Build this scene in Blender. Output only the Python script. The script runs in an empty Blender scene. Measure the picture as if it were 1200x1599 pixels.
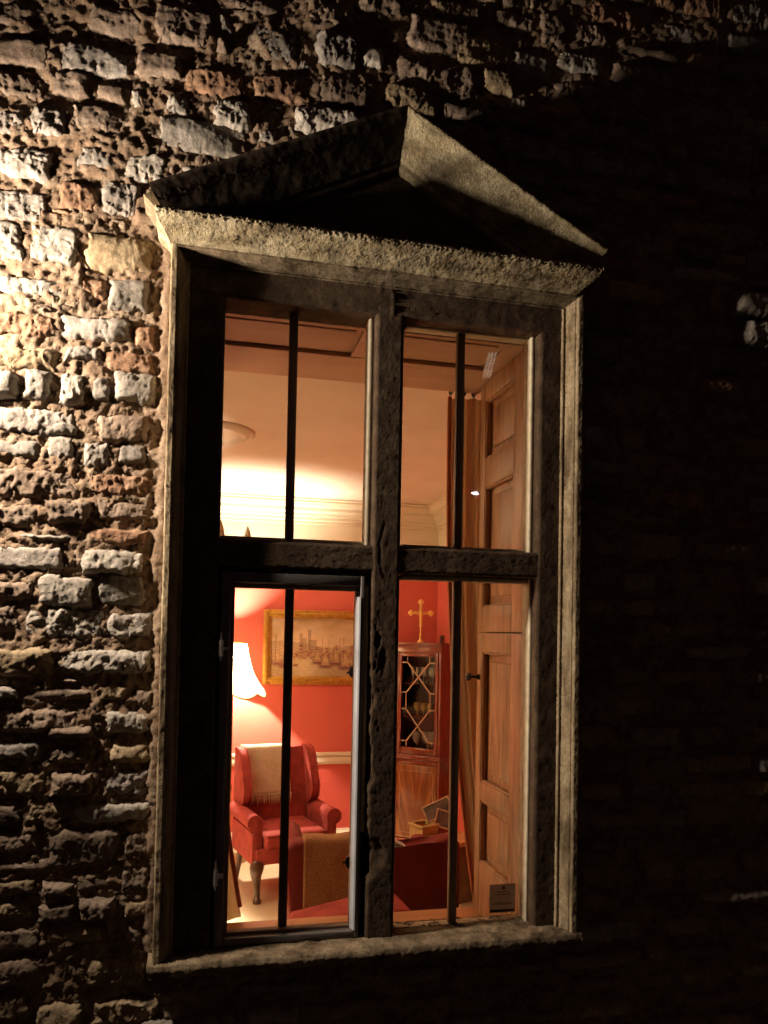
import bpy, bmesh, math, random
import numpy as np
from mathutils import Matrix, Vector
random.seed(7); RNG = np.random.default_rng(11)
S = bpy.context.scene; COL = S.collection
R = math.radians

# ------------------------------------------------------------------ camera
CF, CCY = 1200.0, 955.344
CP = np.array([0.0946, -2.1775, 0.8798]); ya, pi_, ro = R(13.1049), R(1.6137), R(1.0801)
FW = np.array([math.sin(ya)*math.cos(pi_), math.cos(ya)*math.cos(pi_), math.sin(pi_)])
_rt = np.array([math.cos(ya), -math.sin(ya), 0.0]); _up = np.cross(_rt, FW)
RT = _rt*math.cos(ro) + _up*math.sin(ro); UP = -_rt*math.sin(ro) + _up*math.cos(ro)
cam = bpy.data.cameras.new('camera'); co = bpy.data.objects.new('camera', cam); COL.objects.link(co)
m = Matrix.Identity(4)
for i in range(3):
    m[i][0], m[i][1], m[i][2], m[i][3] = RT[i], UP[i], -FW[i], CP[i]
co.matrix_world = m
cam.sensor_fit = 'AUTO'; cam.sensor_width = 36.0; cam.lens = CF/1599*36.0
cam.shift_y = (CCY - 799.5)/1599; cam.clip_start = 0.02; cam.clip_end = 200
S.camera = co

# ------------------------------------------------------------------ world, exposure
world = bpy.data.worlds.new('World'); S.world = world; world.use_nodes = True
bg = world.node_tree.nodes['Background']
bg.inputs[0].default_value = (1.0, 0.46, 0.38, 1); bg.inputs[1].default_value = 0.020     # dim night glow
S.view_settings.view_transform = 'Standard'; S.view_settings.look = 'None'
S.view_settings.exposure = 0; S.view_settings.gamma = 1; S.view_settings.use_curve_mapping = False
S.render.engine = 'CYCLES'
cy = S.cycles
cy.use_denoising = True; cy.caustics_reflective = False; cy.caustics_refractive = False
cy.sample_clamp_indirect = 3; cy.max_bounces = 10; cy.transparent_max_bounces = 16; cy.diffuse_bounces = 5

LANTERN = (-0.86, -0.20, 1.69); LANTERN_W = 275.0; LANTERN_COL = (1.0, 0.83, 0.65)
LAMP_W = 275.0; LAMP_COL = (1.0, 0.82, 0.63)

# ------------------------------------------------------------------ pixel rays (photo pixels -> points on real planes)
def ray(px, py): return FW + RT*(px-600)/CF - UP*(py-CCY)/CF
def at(px, py, y):
    d = ray(px, py); return CP + d*(y-CP[1])/d[1]
def atz(px, py, z):
    d = ray(px, py); return CP + d*(z-CP[2])/d[2]
def proj(p):
    d = np.asarray(p) - CP; w = d@FW
    return 600+CF*(d@RT)/w, CCY-CF*(d@UP)/w

# ------------------------------------------------------------------ noise
_perm = RNG.permutation(256); _perm = np.concatenate([_perm, _perm, _perm])
_grad = RNG.normal(size=(256, 3)); _grad /= np.linalg.norm(_grad, axis=1, keepdims=True)
def noise(p):
    p = np.asarray(p, float); sh = p.shape[:-1]; p = p.reshape(-1, 3)
    i = np.floor(p).astype(int); f = p - i; i &= 255
    u = f*f*f*(f*(f*6-15)+10)
    out = 0
    for dx in (0, 1):
        for dy in (0, 1):
            for dz in (0, 1):
                h = _perm[_perm[_perm[i[:, 0]+dx] + i[:, 1]+dy] + i[:, 2]+dz]
                g = _grad[h & 255]
                n = g[:, 0]*(f[:, 0]-dx) + g[:, 1]*(f[:, 1]-dy) + g[:, 2]*(f[:, 2]-dz)
                wx = u[:, 0] if dx else 1-u[:, 0]; wy = u[:, 1] if dy else 1-u[:, 1]; wz = u[:, 2] if dz else 1-u[:, 2]
                out = out + n*wx*wy*wz
    return (out*1.6).reshape(sh)
def fbm(p, scale, octs=4, gain=.5, ridge=False):
    p = np.asarray(p, float)*scale; a = 1.0; s = 0
    for o in range(octs):
        n = noise(p + o*17.3)
        if ridge: n = 1-2*np.abs(n)
        s = s + a*n; a *= gain; p = p*2.03
    return s

# ------------------------------------------------------------------ object helpers
def tag(o, label=None, cat=None, group=None, kind=None):
    if label: o['label'] = label
    if cat: o['category'] = cat
    if group: o['group'] = group
    if kind: o['kind'] = kind
    return o
def empty(name, loc=(0, 0, 0), rz=0):
    o = bpy.data.objects.new(name, None); COL.objects.link(o); o.empty_display_size = .05
    o.location = loc; o.rotation_euler = (0, 0, rz); return o
def link(name, me, mat=None, parent=None, smooth=False, world=False):
    o = bpy.data.objects.new(name, me); COL.objects.link(o)
    if mat is not None and not me.materials: me.materials.append(mat)
    if smooth: me.shade_smooth()
    if parent is not None:
        o.parent = parent
        if world: o.location = -parent.location
    return o
def mesh(name, verts, faces, mat=None, parent=None, smooth=False, world=False):
    me = bpy.data.meshes.new(name)
    me.from_pydata([tuple(map(float, v)) for v in verts], [], [tuple(map(int, f)) for f in faces])
    return link(name, me, mat, parent, smooth, world)
def fmesh(name, V, F, mat=None, parent=None, smooth=True, world=False):
    """fast quad mesh from arrays"""
    me = bpy.data.meshes.new(name); V = np.ascontiguousarray(V, np.float32); F = np.ascontiguousarray(F, np.int32)
    n = F.shape[1]
    me.vertices.add(len(V)); me.vertices.foreach_set('co', V.ravel())
    me.loops.add(F.size); me.loops.foreach_set('vertex_index', F.ravel())
    me.polygons.add(len(F)); me.polygons.foreach_set('loop_start', np.arange(0, F.size, n, dtype=np.int32))
    me.update(calc_edges=True); me.validate()
    return link(name, me, mat, parent, smooth, world)
def gridf(nu, nv):
    a = np.arange(nu*nv).reshape(nu, nv)
    return np.stack([a[:-1, :-1].ravel(), a[1:, :-1].ravel(), a[1:, 1:].ravel(), a[:-1, 1:].ravel()], 1)
def gnormals(P):
    du = np.gradient(P, axis=0); dv = np.gradient(P, axis=1)
    n = np.cross(du, dv); l = np.linalg.norm(n, axis=2, keepdims=True); l[l < 1e-12] = 1
    return n/l
class MB:
    """collects shapes, becomes ONE mesh object"""
    def __init__(self): self.bm = bmesh.new()
    def box(self, x0, x1, y0, y1, z0, z1, bev=0, seg=2, rot=None, taper=None):
        r = bmesh.ops.create_cube(self.bm, size=1.0); vs = r['verts']
        for v in vs:
            v.co = Vector((x0+(v.co.x+.5)*(x1-x0), y0+(v.co.y+.5)*(y1-y0), z0+(v.co.z+.5)*(z1-z0)))
        if bev:
            es = list({e for v in vs for e in v.link_edges})
            r2 = bmesh.ops.bevel(self.bm, geom=es, offset=bev, segments=seg, profile=.5, affect='EDGES', clamp_overlap=True)
            vs = list({v for f in r2['faces'] for v in f.verts} | {v for v in vs if v.is_valid})
        if rot is not None:
            c = Vector(((x0+x1)/2, (y0+y1)/2, (z0+z1)/2))
            for v in vs: v.co = c + rot @ (v.co-c)
        return self
    def bar(self, a, b, w, d=None):
        a = Vector(a); b = Vector(b); d = d or w
        t = (b-a); L = t.length; q = t.to_track_quat('Z', 'Y').to_matrix()
        r = bmesh.ops.create_cube(self.bm, size=1.0)
        for v in r['verts']: v.co = (a+b)/2 + q @ Vector((v.co.x*w, v.co.y*d, v.co.z*L))
        return self
    def tube(self, pts, rad, n=8, cap=True):
        pts = [Vector(p) for p in pts]; rad = rad if hasattr(rad, '__len__') else [rad]*len(pts)
        rings = []; ref = Vector((0.3, 0.9, 0.1)).normalized()
        for i, p in enumerate(pts):
            t = (pts[min(i+1, len(pts)-1)]-pts[max(i-1, 0)]).normalized()
            if abs(t.dot(ref)) > .95: ref = Vector((0.9, .1, .4)).normalized()
            x = t.cross(ref).normalized(); y = t.cross(x).normalized()
            rings.append([self.bm.verts.new(p + rad[i]*(math.cos(2*math.pi*k/n)*x + math.sin(2*math.pi*k/n)*y)) for k in range(n)])
        for a, b in zip(rings, rings[1:]):
            for k in range(n): self.bm.faces.new((a[k], a[(k+1) % n], b[(k+1) % n], b[k]))
        if cap:
            self.bm.faces.new(rings[0][::-1]); self.bm.faces.new(rings[-1])
        return self
    def lathe(self, prof, c=(0, 0, 0), n=24, wob=None):
        rings = []
        for (r, z) in prof:
            ring = []
            for k in range(n):
                a = 2*math.pi*k/n; rr, zz = (r, z) if wob is None else wob(r, z, a)
                ring.append(self.bm.verts.new((c[0]+rr*math.cos(a), c[1]+rr*math.sin(a), c[2]+zz)))
            rings.append(ring)
        for a, b in zip(rings, rings[1:]):
            for k in range(n): self.bm.faces.new((a[k], a[(k+1) % n], b[(k+1) % n], b[k]))
        return self
    def ball(self, c, r, n=10, sc=(1, 1, 1)):
        q = bmesh.ops.create_uvsphere(self.bm, u_segments=n, v_segments=max(5, n*2//3), radius=r)
        for v in q['verts']: v.co = Vector((v.co.x*sc[0], v.co.y*sc[1], v.co.z*sc[2])) + Vector(c)
        return self
    def prism(self, poly, ax, a, b, bev=0):
        """poly of 2D points swept along axis ax ('x','y','z') from a to b"""
        def P(q, t): return {'x': (t, q[0], q[1]), 'y': (q[0], t, q[1]), 'z': (q[0], q[1], t)}[ax]
        A = [self.bm.verts.new(P(q, a)) for q in poly]; B = [self.bm.verts.new(P(q, b)) for q in poly]
        n = len(poly); fs = [self.bm.faces.new(A), self.bm.faces.new(B[::-1])]
        for k in range(n): self.bm.faces.new((A[k], B[k], B[(k+1) % n], A[(k+1) % n]))
        if bev:
            es = list({e for f in fs for e in f.edges})
            bmesh.ops.bevel(self.bm, geom=es, offset=bev, segments=3, profile=.5, affect='EDGES', clamp_overlap=True)
        return self
    def build(self, name, mat, parent=None, smooth=False, world=False, subsurf=0):
        bmesh.ops.recalc_face_normals(self.bm, faces=self.bm.faces)
        me = bpy.data.meshes.new(name); self.bm.to_mesh(me); self.bm.free()
        o = link(name, me, mat, parent, smooth, world)
        if smooth and not subsurf: me.set_sharp_from_angle(angle=R(50))
        if subsurf:
            md = o.modifiers.new('s', 'SUBSURF'); md.levels = md.render_levels = subsurf
        return o

# ------------------------------------------------------------------ materials
def newmat(name):
    mt = bpy.data.materials.new(name); mt.use_nodes = True; nt = mt.node_tree
    return mt, nt, nt.nodes['Principled BSDF'], nt.nodes['Material Output']
def N(nt, t, **kw):
    n = nt.nodes.new(t)
    for k, v in kw.items():
        if k.startswith('i_'):
            key = k[2:]
            n.inputs[int(key) if key.isdigit() else key].default_value = v
        else: setattr(n, k, v)
    return n
def ramp(nt, stops):
    r = nt.nodes.new('ShaderNodeValToRGB'); e = r.color_ramp.elements
    while len(e) < len(stops): e.new(.5)
    for k, (p, c) in enumerate(stops):
        e[k].position = p; e[k].color = (*c, 1) if len(c) == 3 else c
    return r
def coords(nt, stretch=(1, 1, 1), rand=False):
    tc = N(nt, 'ShaderNodeTexCoord'); mp = N(nt, 'ShaderNodeMapping'); mp.inputs['Scale'].default_value = stretch
    nt.links.new(tc.outputs['Object'], mp.inputs[0])
    if rand:
        oi = N(nt, 'ShaderNodeObjectInfo'); ad = N(nt, 'ShaderNodeVectorMath', operation='ADD')
        mu = N(nt, 'ShaderNodeMath', operation='MULTIPLY', i_1=40.0)
        nt.links.new(oi.outputs['Random'], mu.inputs[0]); nt.links.new(mp.outputs[0], ad.inputs[0]); nt.links.new(mu.outputs[0], ad.inputs[1])
        return ad.outputs[0], oi.outputs['Random']
    return mp.outputs[0]
def M(name, c1, c2=None, rough=.6, scale=8, bump=.0, bscale=80, bdist=.003, stretch=(1, 1, 1), spec=.3, metal=0, detail=4, c3=None):
    mt, nt, b, out = newmat(name); c2 = c2 or tuple(x*.75 for x in c1)
    v = coords(nt, stretch)
    n = N(nt, 'ShaderNodeTexNoise', i_Scale=scale, i_Detail=detail, i_Roughness=.6); nt.links.new(v, n.inputs['Vector'])
    st = [(.3, c2), (.7, c1)] if c3 is None else [(.28, c2), (.5, c1), (.72, c3)]
    r = ramp(nt, st); nt.links.new(n.outputs[0], r.inputs[0]); nt.links.new(r.outputs[0], b.inputs['Base Color'])
    b.inputs['Roughness'].default_value = rough; b.inputs['Specular IOR Level'].default_value = spec; b.inputs['Metallic'].default_value = metal
    if bump:
        n2 = N(nt, 'ShaderNodeTexNoise', i_Scale=bscale, i_Detail=5, i_Roughness=.65); nt.links.new(v, n2.inputs['Vector'])
        bp = N(nt, 'ShaderNodeBump', i_Strength=bump, i_Distance=bdist); nt.links.new(n2.outputs[0], bp.inputs['Height']); nt.links.new(bp.outputs[0], b.inputs['Normal'])
    return mt
def stone_mat(name, c1, c2, c3, bright=(.7, 1.15), bump=.6, streak=None):
    """rubble stone: blotches, grain, lichen flecks; brightness differs from stone to stone"""
    mt, nt, b, out = newmat(name); v, rnd = coords(nt, rand=True)
    n1 = N(nt, 'ShaderNodeTexNoise', i_Scale=16, i_Detail=6, i_Roughness=.65); nt.links.new(v, n1.inputs['Vector'])
    r = ramp(nt, [(.3, c2), (.5, c1), (.7, c3)]); nt.links.new(n1.outputs[0], r.inputs[0])
    n2 = N(nt, 'ShaderNodeTexNoise', i_Scale=110, i_Detail=5, i_Roughness=.7); nt.links.new(v, n2.inputs['Vector'])
    r2 = ramp(nt, [(.3, (.55, .55, .55)), (.62, (1.08, 1.06, 1.02))]); nt.links.new(n2.outputs[0], r2.inputs[0])
    mx = N(nt, 'ShaderNodeMix', data_type='RGBA', blend_type='MULTIPLY'); mx.inputs[0].default_value = 1
    nt.links.new(r.outputs[0], mx.inputs[6]); nt.links.new(r2.outputs[0], mx.inputs[7])
    mr = N(nt, 'ShaderNodeMapRange'); mr.inputs[3].default_value, mr.inputs[4].default_value = bright
    nt.links.new(rnd, mr.inputs[0])
    if streak:
        m4 = N(nt, 'ShaderNodeMapping'); m4.inputs['Scale'].default_value = streak; nt.links.new(v, m4.inputs[0])
        n5 = N(nt, 'ShaderNodeTexNoise', i_Scale=1.0, i_Detail=6, i_Roughness=.6); nt.links.new(m4.outputs[0], n5.inputs['Vector'])
        r5 = ramp(nt, [(.36, (.38, .35, .32)), (.56, (1.05, 1.03, 1.0))]); nt.links.new(n5.outputs[0], r5.inputs[0])
        m5 = N(nt, 'ShaderNodeMix', data_type='RGBA', blend_type='MULTIPLY'); m5.inputs[0].default_value = 1
        nt.links.new(mx.outputs[2], m5.inputs[6]); nt.links.new(r5.outputs[0], m5.inputs[7]); mx = m5
    hs = N(nt, 'ShaderNodeHueSaturation'); nt.links.new(mx.outputs[2], hs.inputs['Color']); nt.links.new(mr.outputs[0], hs.inputs['Value'])
    nt.links.new(hs.outputs[0], b.inputs['Base Color']); b.inputs['Roughness'].default_value = .92; b.inputs['Specular IOR Level'].default_value = .15
    n3 = N(nt, 'ShaderNodeTexNoise', i_Scale=220, i_Detail=4, i_Roughness=.75); nt.links.new(v, n3.inputs['Vector'])
    bp = N(nt, 'ShaderNodeBump', i_Strength=bump, i_Distance=.006); nt.links.new(n3.outputs[0], bp.inputs['Height']); nt.links.new(bp.outputs[0], b.inputs['Normal'])
    return mt
def glass_mat(name, ior=1.45, tint=(.97, .97, .95), wave=.0, boost=1.0, milk=None):
    mt, nt, b, out = newmat(name); nt.nodes.remove(b)
    tr = N(nt, 'ShaderNodeBsdfTransparent'); tr.inputs[0].default_value = (*tint, 1)
    gl = N(nt, 'ShaderNodeBsdfGlossy'); gl.inputs['Roughness'].default_value = .015
    fr = N(nt, 'ShaderNodeFresnel', i_IOR=ior); mx = N(nt, 'ShaderNodeMixShader')
    mu = N(nt, 'ShaderNodeMath', operation='MULTIPLY', i_1=boost, use_clamp=True)
    nt.links.new(fr.outputs[0], mu.inputs[0]); nt.links.new(mu.outputs[0], mx.inputs[0]); nt.links.new(tr.outputs[0], mx.inputs[1]); nt.links.new(gl.outputs[0], mx.inputs[2])
    if milk:
        df = N(nt, 'ShaderNodeBsdfDiffuse'); df.inputs[0].default_value = (*milk, 1); m3 = N(nt, 'ShaderNodeMixShader'); m3.inputs[0].default_value = .58
        nt.links.new(mx.outputs[0], m3.inputs[1]); nt.links.new(df.outputs[0], m3.inputs[2]); nt.links.new(m3.outputs[0], out.inputs[0])
    else: nt.links.new(mx.outputs[0], out.inputs[0])
    if wave:
        v = coords(nt); n = N(nt, 'ShaderNodeTexNoise', i_Scale=7, i_Detail=1); nt.links.new(v, n.inputs['Vector'])
        bp = N(nt, 'ShaderNodeBump', i_Strength=wave, i_Distance=.002); nt.links.new(n.outputs[0], bp.inputs['Height']); nt.links.new(bp.outputs[0], gl.inputs['Normal'])
    return mt
def emit_mat(name, col, s):
    mt, nt, b, out = newmat(name); nt.nodes.remove(b)
    e = N(nt, 'ShaderNodeEmission'); e.inputs[0].default_value = (*col, 1); e.inputs[1].default_value = s
    nt.links.new(e.outputs[0], out.inputs[0]); return mt

st_pale = stone_mat('limestone_pale', (.33, .295, .255), (.22, .19, .16), (.41, .37, .325))
st_grey = stone_mat('limestone_grey', (.285, .25, .22), (.18, .155, .135), (.36, .325, .29))
st_brown = stone_mat('stone_brown', (.225, .165, .125), (.14, .098, .072), (.30, .23, .18))
st_red = stone_mat('ironstone_orange', (.30, .175, .11), (.18, .10, .062), (.37, .245, .165))
st_tan = stone_mat('stone_tan', (.32, .24, .15), (.20, .14, .085), (.38, .30, .20))
mortar_m = stone_mat('lime_mortar', (.27, .185, .125), (.175, .112, .072), (.36, .28, .205), bright=(.95, .96), bump=.9)
# dressed stone of the window surround: brown grey with sooty and lichen patches, some parts darkened as painted shade
frame_m = stone_mat('dressed_sandstone', (.42, .33, .215), (.28, .215, .135), (.51, .42, .29), bright=(.95, 1.0), bump=.5, streak=(22, 22, 5))
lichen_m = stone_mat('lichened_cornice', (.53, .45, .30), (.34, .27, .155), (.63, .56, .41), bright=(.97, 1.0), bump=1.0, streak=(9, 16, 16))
rake_shade_m = stone_mat('shaded_rake_stone', (.085, .06, .045), (.055, .04, .03), (.12, .09, .065), bright=(.95, 1.0), bump=.12)  # left rake only: its shade is painted into this dark stone colour
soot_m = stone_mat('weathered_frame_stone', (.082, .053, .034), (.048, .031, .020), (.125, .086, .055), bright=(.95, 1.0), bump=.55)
worn_shade_m = stone_mat('weathered_and_shaded_stone', (.24, .185, .125), (.14, .105, .07), (.33, .265, .18), bright=(.95, 1.0), bump=.6, streak=(12, 20, 8))
glass_m = glass_mat('window_glass', wave=.05)
crystal_m = glass_mat('crystal', ior=1.6, tint=(.93, .92, .88), boost=3.5, milk=(.9, .86, .78))
iron_m = M('painted_iron', (.32, .21, .135), (.20, .13, .08), rough=.6, bump=.3, bscale=120)
lit_steel_m = M('lit_bevel_steel', (.52, .54, .58), (.34, .35, .37), rough=.45, bump=.2, bscale=60, bdist=.001)
cas_m = M('dark_grey_casement_paint', (.15, .135, .13), (.10, .09, .085), rough=.5, bump=.3, bscale=70, bdist=.002)
hinge_m = M('white_painted_iron', (.85, .84, .84), (.7, .69, .68), rough=.45, bump=.3, bscale=90)
putty_m = M('cream_painted_bead', (.70, .62, .46), (.48, .40, .27), rough=.7, scale=30, bump=.5, bscale=150, bdist=.002)
red_wall = M('red_emulsion', (.64, .135, .098), (.57, .112, .080), rough=.55, scale=2.2, bump=.35, bscale=60, bdist=.004, detail=8)
red_paper = M('embossed_red_paper', (.54, .088, .062), (.49, .078, .054), rough=.55, scale=3, bump=.8, bscale=55, bdist=.006)
plaster = M('cream_ceiling_plaster', (.78, .69, .59), (.66, .56, .45), rough=.85, scale=2.2, bump=.35, bscale=25, bdist=.004, detail=8)
cream_paint = M('cream_paint', (.78, .70, .55), (.74, .65, .50), rough=.5, scale=4)
carpet_m = M('cream_carpet', (.66, .56, .37), (.60, .50, .32), rough=.95, scale=5, bump=.6, bscale=300, bdist=.004)
red_vel = M('red_upholstery', (.36, .050, .036), (.20, .022, .017), rough=.85, scale=14, bump=.7, bscale=120, bdist=.004, detail=8)
dark_vel = M('dark_red_upholstery', (.17, .018, .014), (.12, .012, .009), rough=.85, scale=9, bump=.25, bscale=200, bdist=.002)
mahog = M('mahogany', (.21, .042, .016), (.11, .020, .008), rough=.22, scale=9, stretch=(3, 3, .5), spec=.5)
dark_wood = M('dark_polished_wood', (.085, .035, .016), (.05, .02, .01), rough=.3, scale=10, stretch=(3, 3, .6), spec=.5)
pine = M('waxed_pine', (.40, .215, .10), (.15, .065, .026), rough=.42, scale=11, stretch=(4, 4, .40), bump=.35, bscale=22, c3=(.56, .35, .19), spec=.4, detail=9)
soffit_m = M('painted_soffit_wood', (.50, .32, .21), (.40, .24, .15), rough=.5, scale=5, stretch=(.6, 3, 3))
board_m = M('window_board_wood', (.50, .27, .12), (.38, .18, .07), rough=.4, scale=7, stretch=(.5, 4, 4))
gold_m = M('gilt', (.66, .36, .07), (.36, .17, .03), rough=.3, scale=30, metal=.5, bump=.2, bscale=90)
cross_m = M('gold_leaf', (.95, .66, .22), (.80, .50, .14), rough=.3, scale=30, metal=.25)
brass_m = M('antique_brass', (.55, .36, .12), (.35, .2, .06), rough=.35, metal=.9)
black_m = M('black_iron', (.015, .012, .01), rough=.4, spec=.4)
cream_wool = M('cream_wool', (.82, .70, .50), (.66, .53, .34), rough=.95, scale=60, bump=.9, bscale=220, bdist=.004)
brown_wool = M('brown_knit', (.44, .225, .10), (.25, .115, .045), rough=.95, scale=150, bump=1.0, bscale=190, bdist=.006)
curtain_m = M('tan_velvet_curtain', (.50, .37, .23), (.40, .28, .17), rough=.75, scale=6, stretch=(5, 5, .4))
def translucent(mt, k, col, clear=0):
    nt = mt.node_tree; b = nt.nodes['Principled BSDF']; out = nt.nodes['Material Output']
    t = N(nt, 'ShaderNodeBsdfTranslucent'); t.inputs[0].default_value = (*col, 1)
    if clear: t = N(nt, 'ShaderNodeBsdfTransparent'); t.inputs[0].default_value = (*col, 1)
    mx = N(nt, 'ShaderNodeMixShader'); mx.inputs[0].default_value = k
    nt.links.new(b.outputs[0], mx.inputs[1]); nt.links.new(t.outputs[0], mx.inputs[2]); nt.links.new(mx.outputs[0], out.inputs[0])
translucent(curtain_m, .55, (.80, .68, .50))
lining_m = M('red_curtain_edge', (.50, .16, .07), rough=.8)
wicker_m = M('wicker', (.60, .40, .17), (.38, .22, .08), rough=.7, scale=40, stretch=(1, 1, 3), bump=.8, bscale=90, bdist=.004)
paper_m = M('white_paper', (.82, .80, .74), rough=.6)
photo_m = M('photograph_print', (.05, .035, .03), (.22, .15, .12), rough=.25, scale=14)
pale_wood = M('pale_wood_moulding', (.62, .40, .24), rough=.4, scale=20)
sticker_m = M('grey_sticker', (.30, .20, .14), (.24, .155, .105), rough=.45, scale=25)
translucent(sticker_m, .34, (.75, .68, .62))
sticker_ink = M('sticker_ink', (.03, .016, .01), rough=.5)
gravel_m = M('gravel', (.16, .13, .10), (.08, .06, .045), rough=.95, scale=60, bump=1, bscale=90, bdist=.02)
bulb_m = emit_mat('bulb_glow', (1, .78, .45), 14)
def shade_mat():
    mt, nt, b, out = newmat('cream_lampshade'); nt.nodes.remove(b)
    a = N(nt, 'ShaderNodeBsdfTranslucent'); a.inputs[0].default_value = (.55, .44, .27, 1)
    d = N(nt, 'ShaderNodeBsdfDiffuse'); d.inputs[0].default_value = (.80, .70, .52, 1)
    mx = N(nt, 'ShaderNodeMixShader'); mx.inputs[0].default_value = .4
    nt.links.new(a.outputs[0], mx.inputs[1]); nt.links.new(d.outputs[0], mx.inputs[2]); nt.links.new(mx.outputs[0], out.inputs[0]); return mt
shade_m = shade_mat()
def flame_mat():
    """crotch mahogany: feathered plume mirrored about the middle of the door"""
    mt, nt, b, out = newmat('flame_mahogany'); v = coords(nt, (1, 1, 1))
    sp = N(nt, 'ShaderNodeSeparateXYZ'); nt.links.new(v, sp.inputs[0])
    ab = N(nt, 'ShaderNodeMath', operation='ABSOLUTE'); nt.links.new(sp.outputs[0], ab.inputs[0])
    p = N(nt, 'ShaderNodeMath', operation='POWER', i_1=.6); nt.links.new(ab.outputs[0], p.inputs[0])
    k = N(nt, 'ShaderNodeMath', operation='MULTIPLY', i_1=1.5); nt.links.new(p.outputs[0], k.inputs[0])
    z = N(nt, 'ShaderNodeMath', operation='MULTIPLY', i_1=-.45); nt.links.new(sp.outputs[2], z.inputs[0])
    ad = N(nt, 'ShaderNodeMath', operation='ADD'); nt.links.new(k.outputs[0], ad.inputs[0]); nt.links.new(z.outputs[0], ad.inputs[1])
    cb_ = N(nt, 'ShaderNodeCombineXYZ'); nt.links.new(ad.outputs[0], cb_.inputs[0]); nt.links.new(sp.outputs[2], cb_.inputs[2])
    n = N(nt, 'ShaderNodeTexNoise', i_Scale=14, i_Detail=7, i_Roughness=.62, i_Distortion=.6)
    mp = N(nt, 'ShaderNodeMapping'); mp.inputs['Scale'].default_value = (1.6, 1, .22); nt.links.new(cb_.outputs[0], mp.inputs[0]); nt.links.new(mp.outputs[0], n.inputs['Vector'])
    r = ramp(nt, [(.32, (.085, .018, .005)), (.5, (.20, .055, .012)), (.68, (.33, .115, .028))]); nt.links.new(n.outputs[0], r.inputs[0]); nt.links.new(r.outputs[0], b.inputs['Base Color'])
    b.inputs['Roughness'].default_value = .25; return mt
flame_m = flame_mat()
inlay_m = M('boxwood_stringing', (.55, .30, .12), rough=.35)

# ================================================================== THE STONE WALL
WY = .030                                                       # face of the rubble, behind the face of the dressed stone
FLOOR, YB, YI = -.78, 3.80, .64
XR, XL, CEIL = 1.93, -2.2, 1.908
def wall_core():
    b = MB()
    b.box(-2.6, .00, .11, YI, -1.2, 4.0)
    b.box(1.175, 3.8, .11, YI, -1.2, 4.0)
    b.box(.00, 1.175, .11, YI, 1.905, 4.0)
    b.box(.00, 1.175, .11, YI, -1.2, -.175)
    return b.build('rubble_stone_wall', mortar_m)
WALL = tag(wall_core(), 'rough rubble stone house wall, raked by warm light beside the lit window', 'wall')

def in_surround(x, z, g=0.0):
    if -.03-g < x < 1.21+g and -.06-g < z < 2.05: return True
    if 1.9 < z < 2.42 and -.09 < x < 1.30 and z < 2.40 - abs(x-.605)*.478 - .0 + g: return True
    return False

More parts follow.
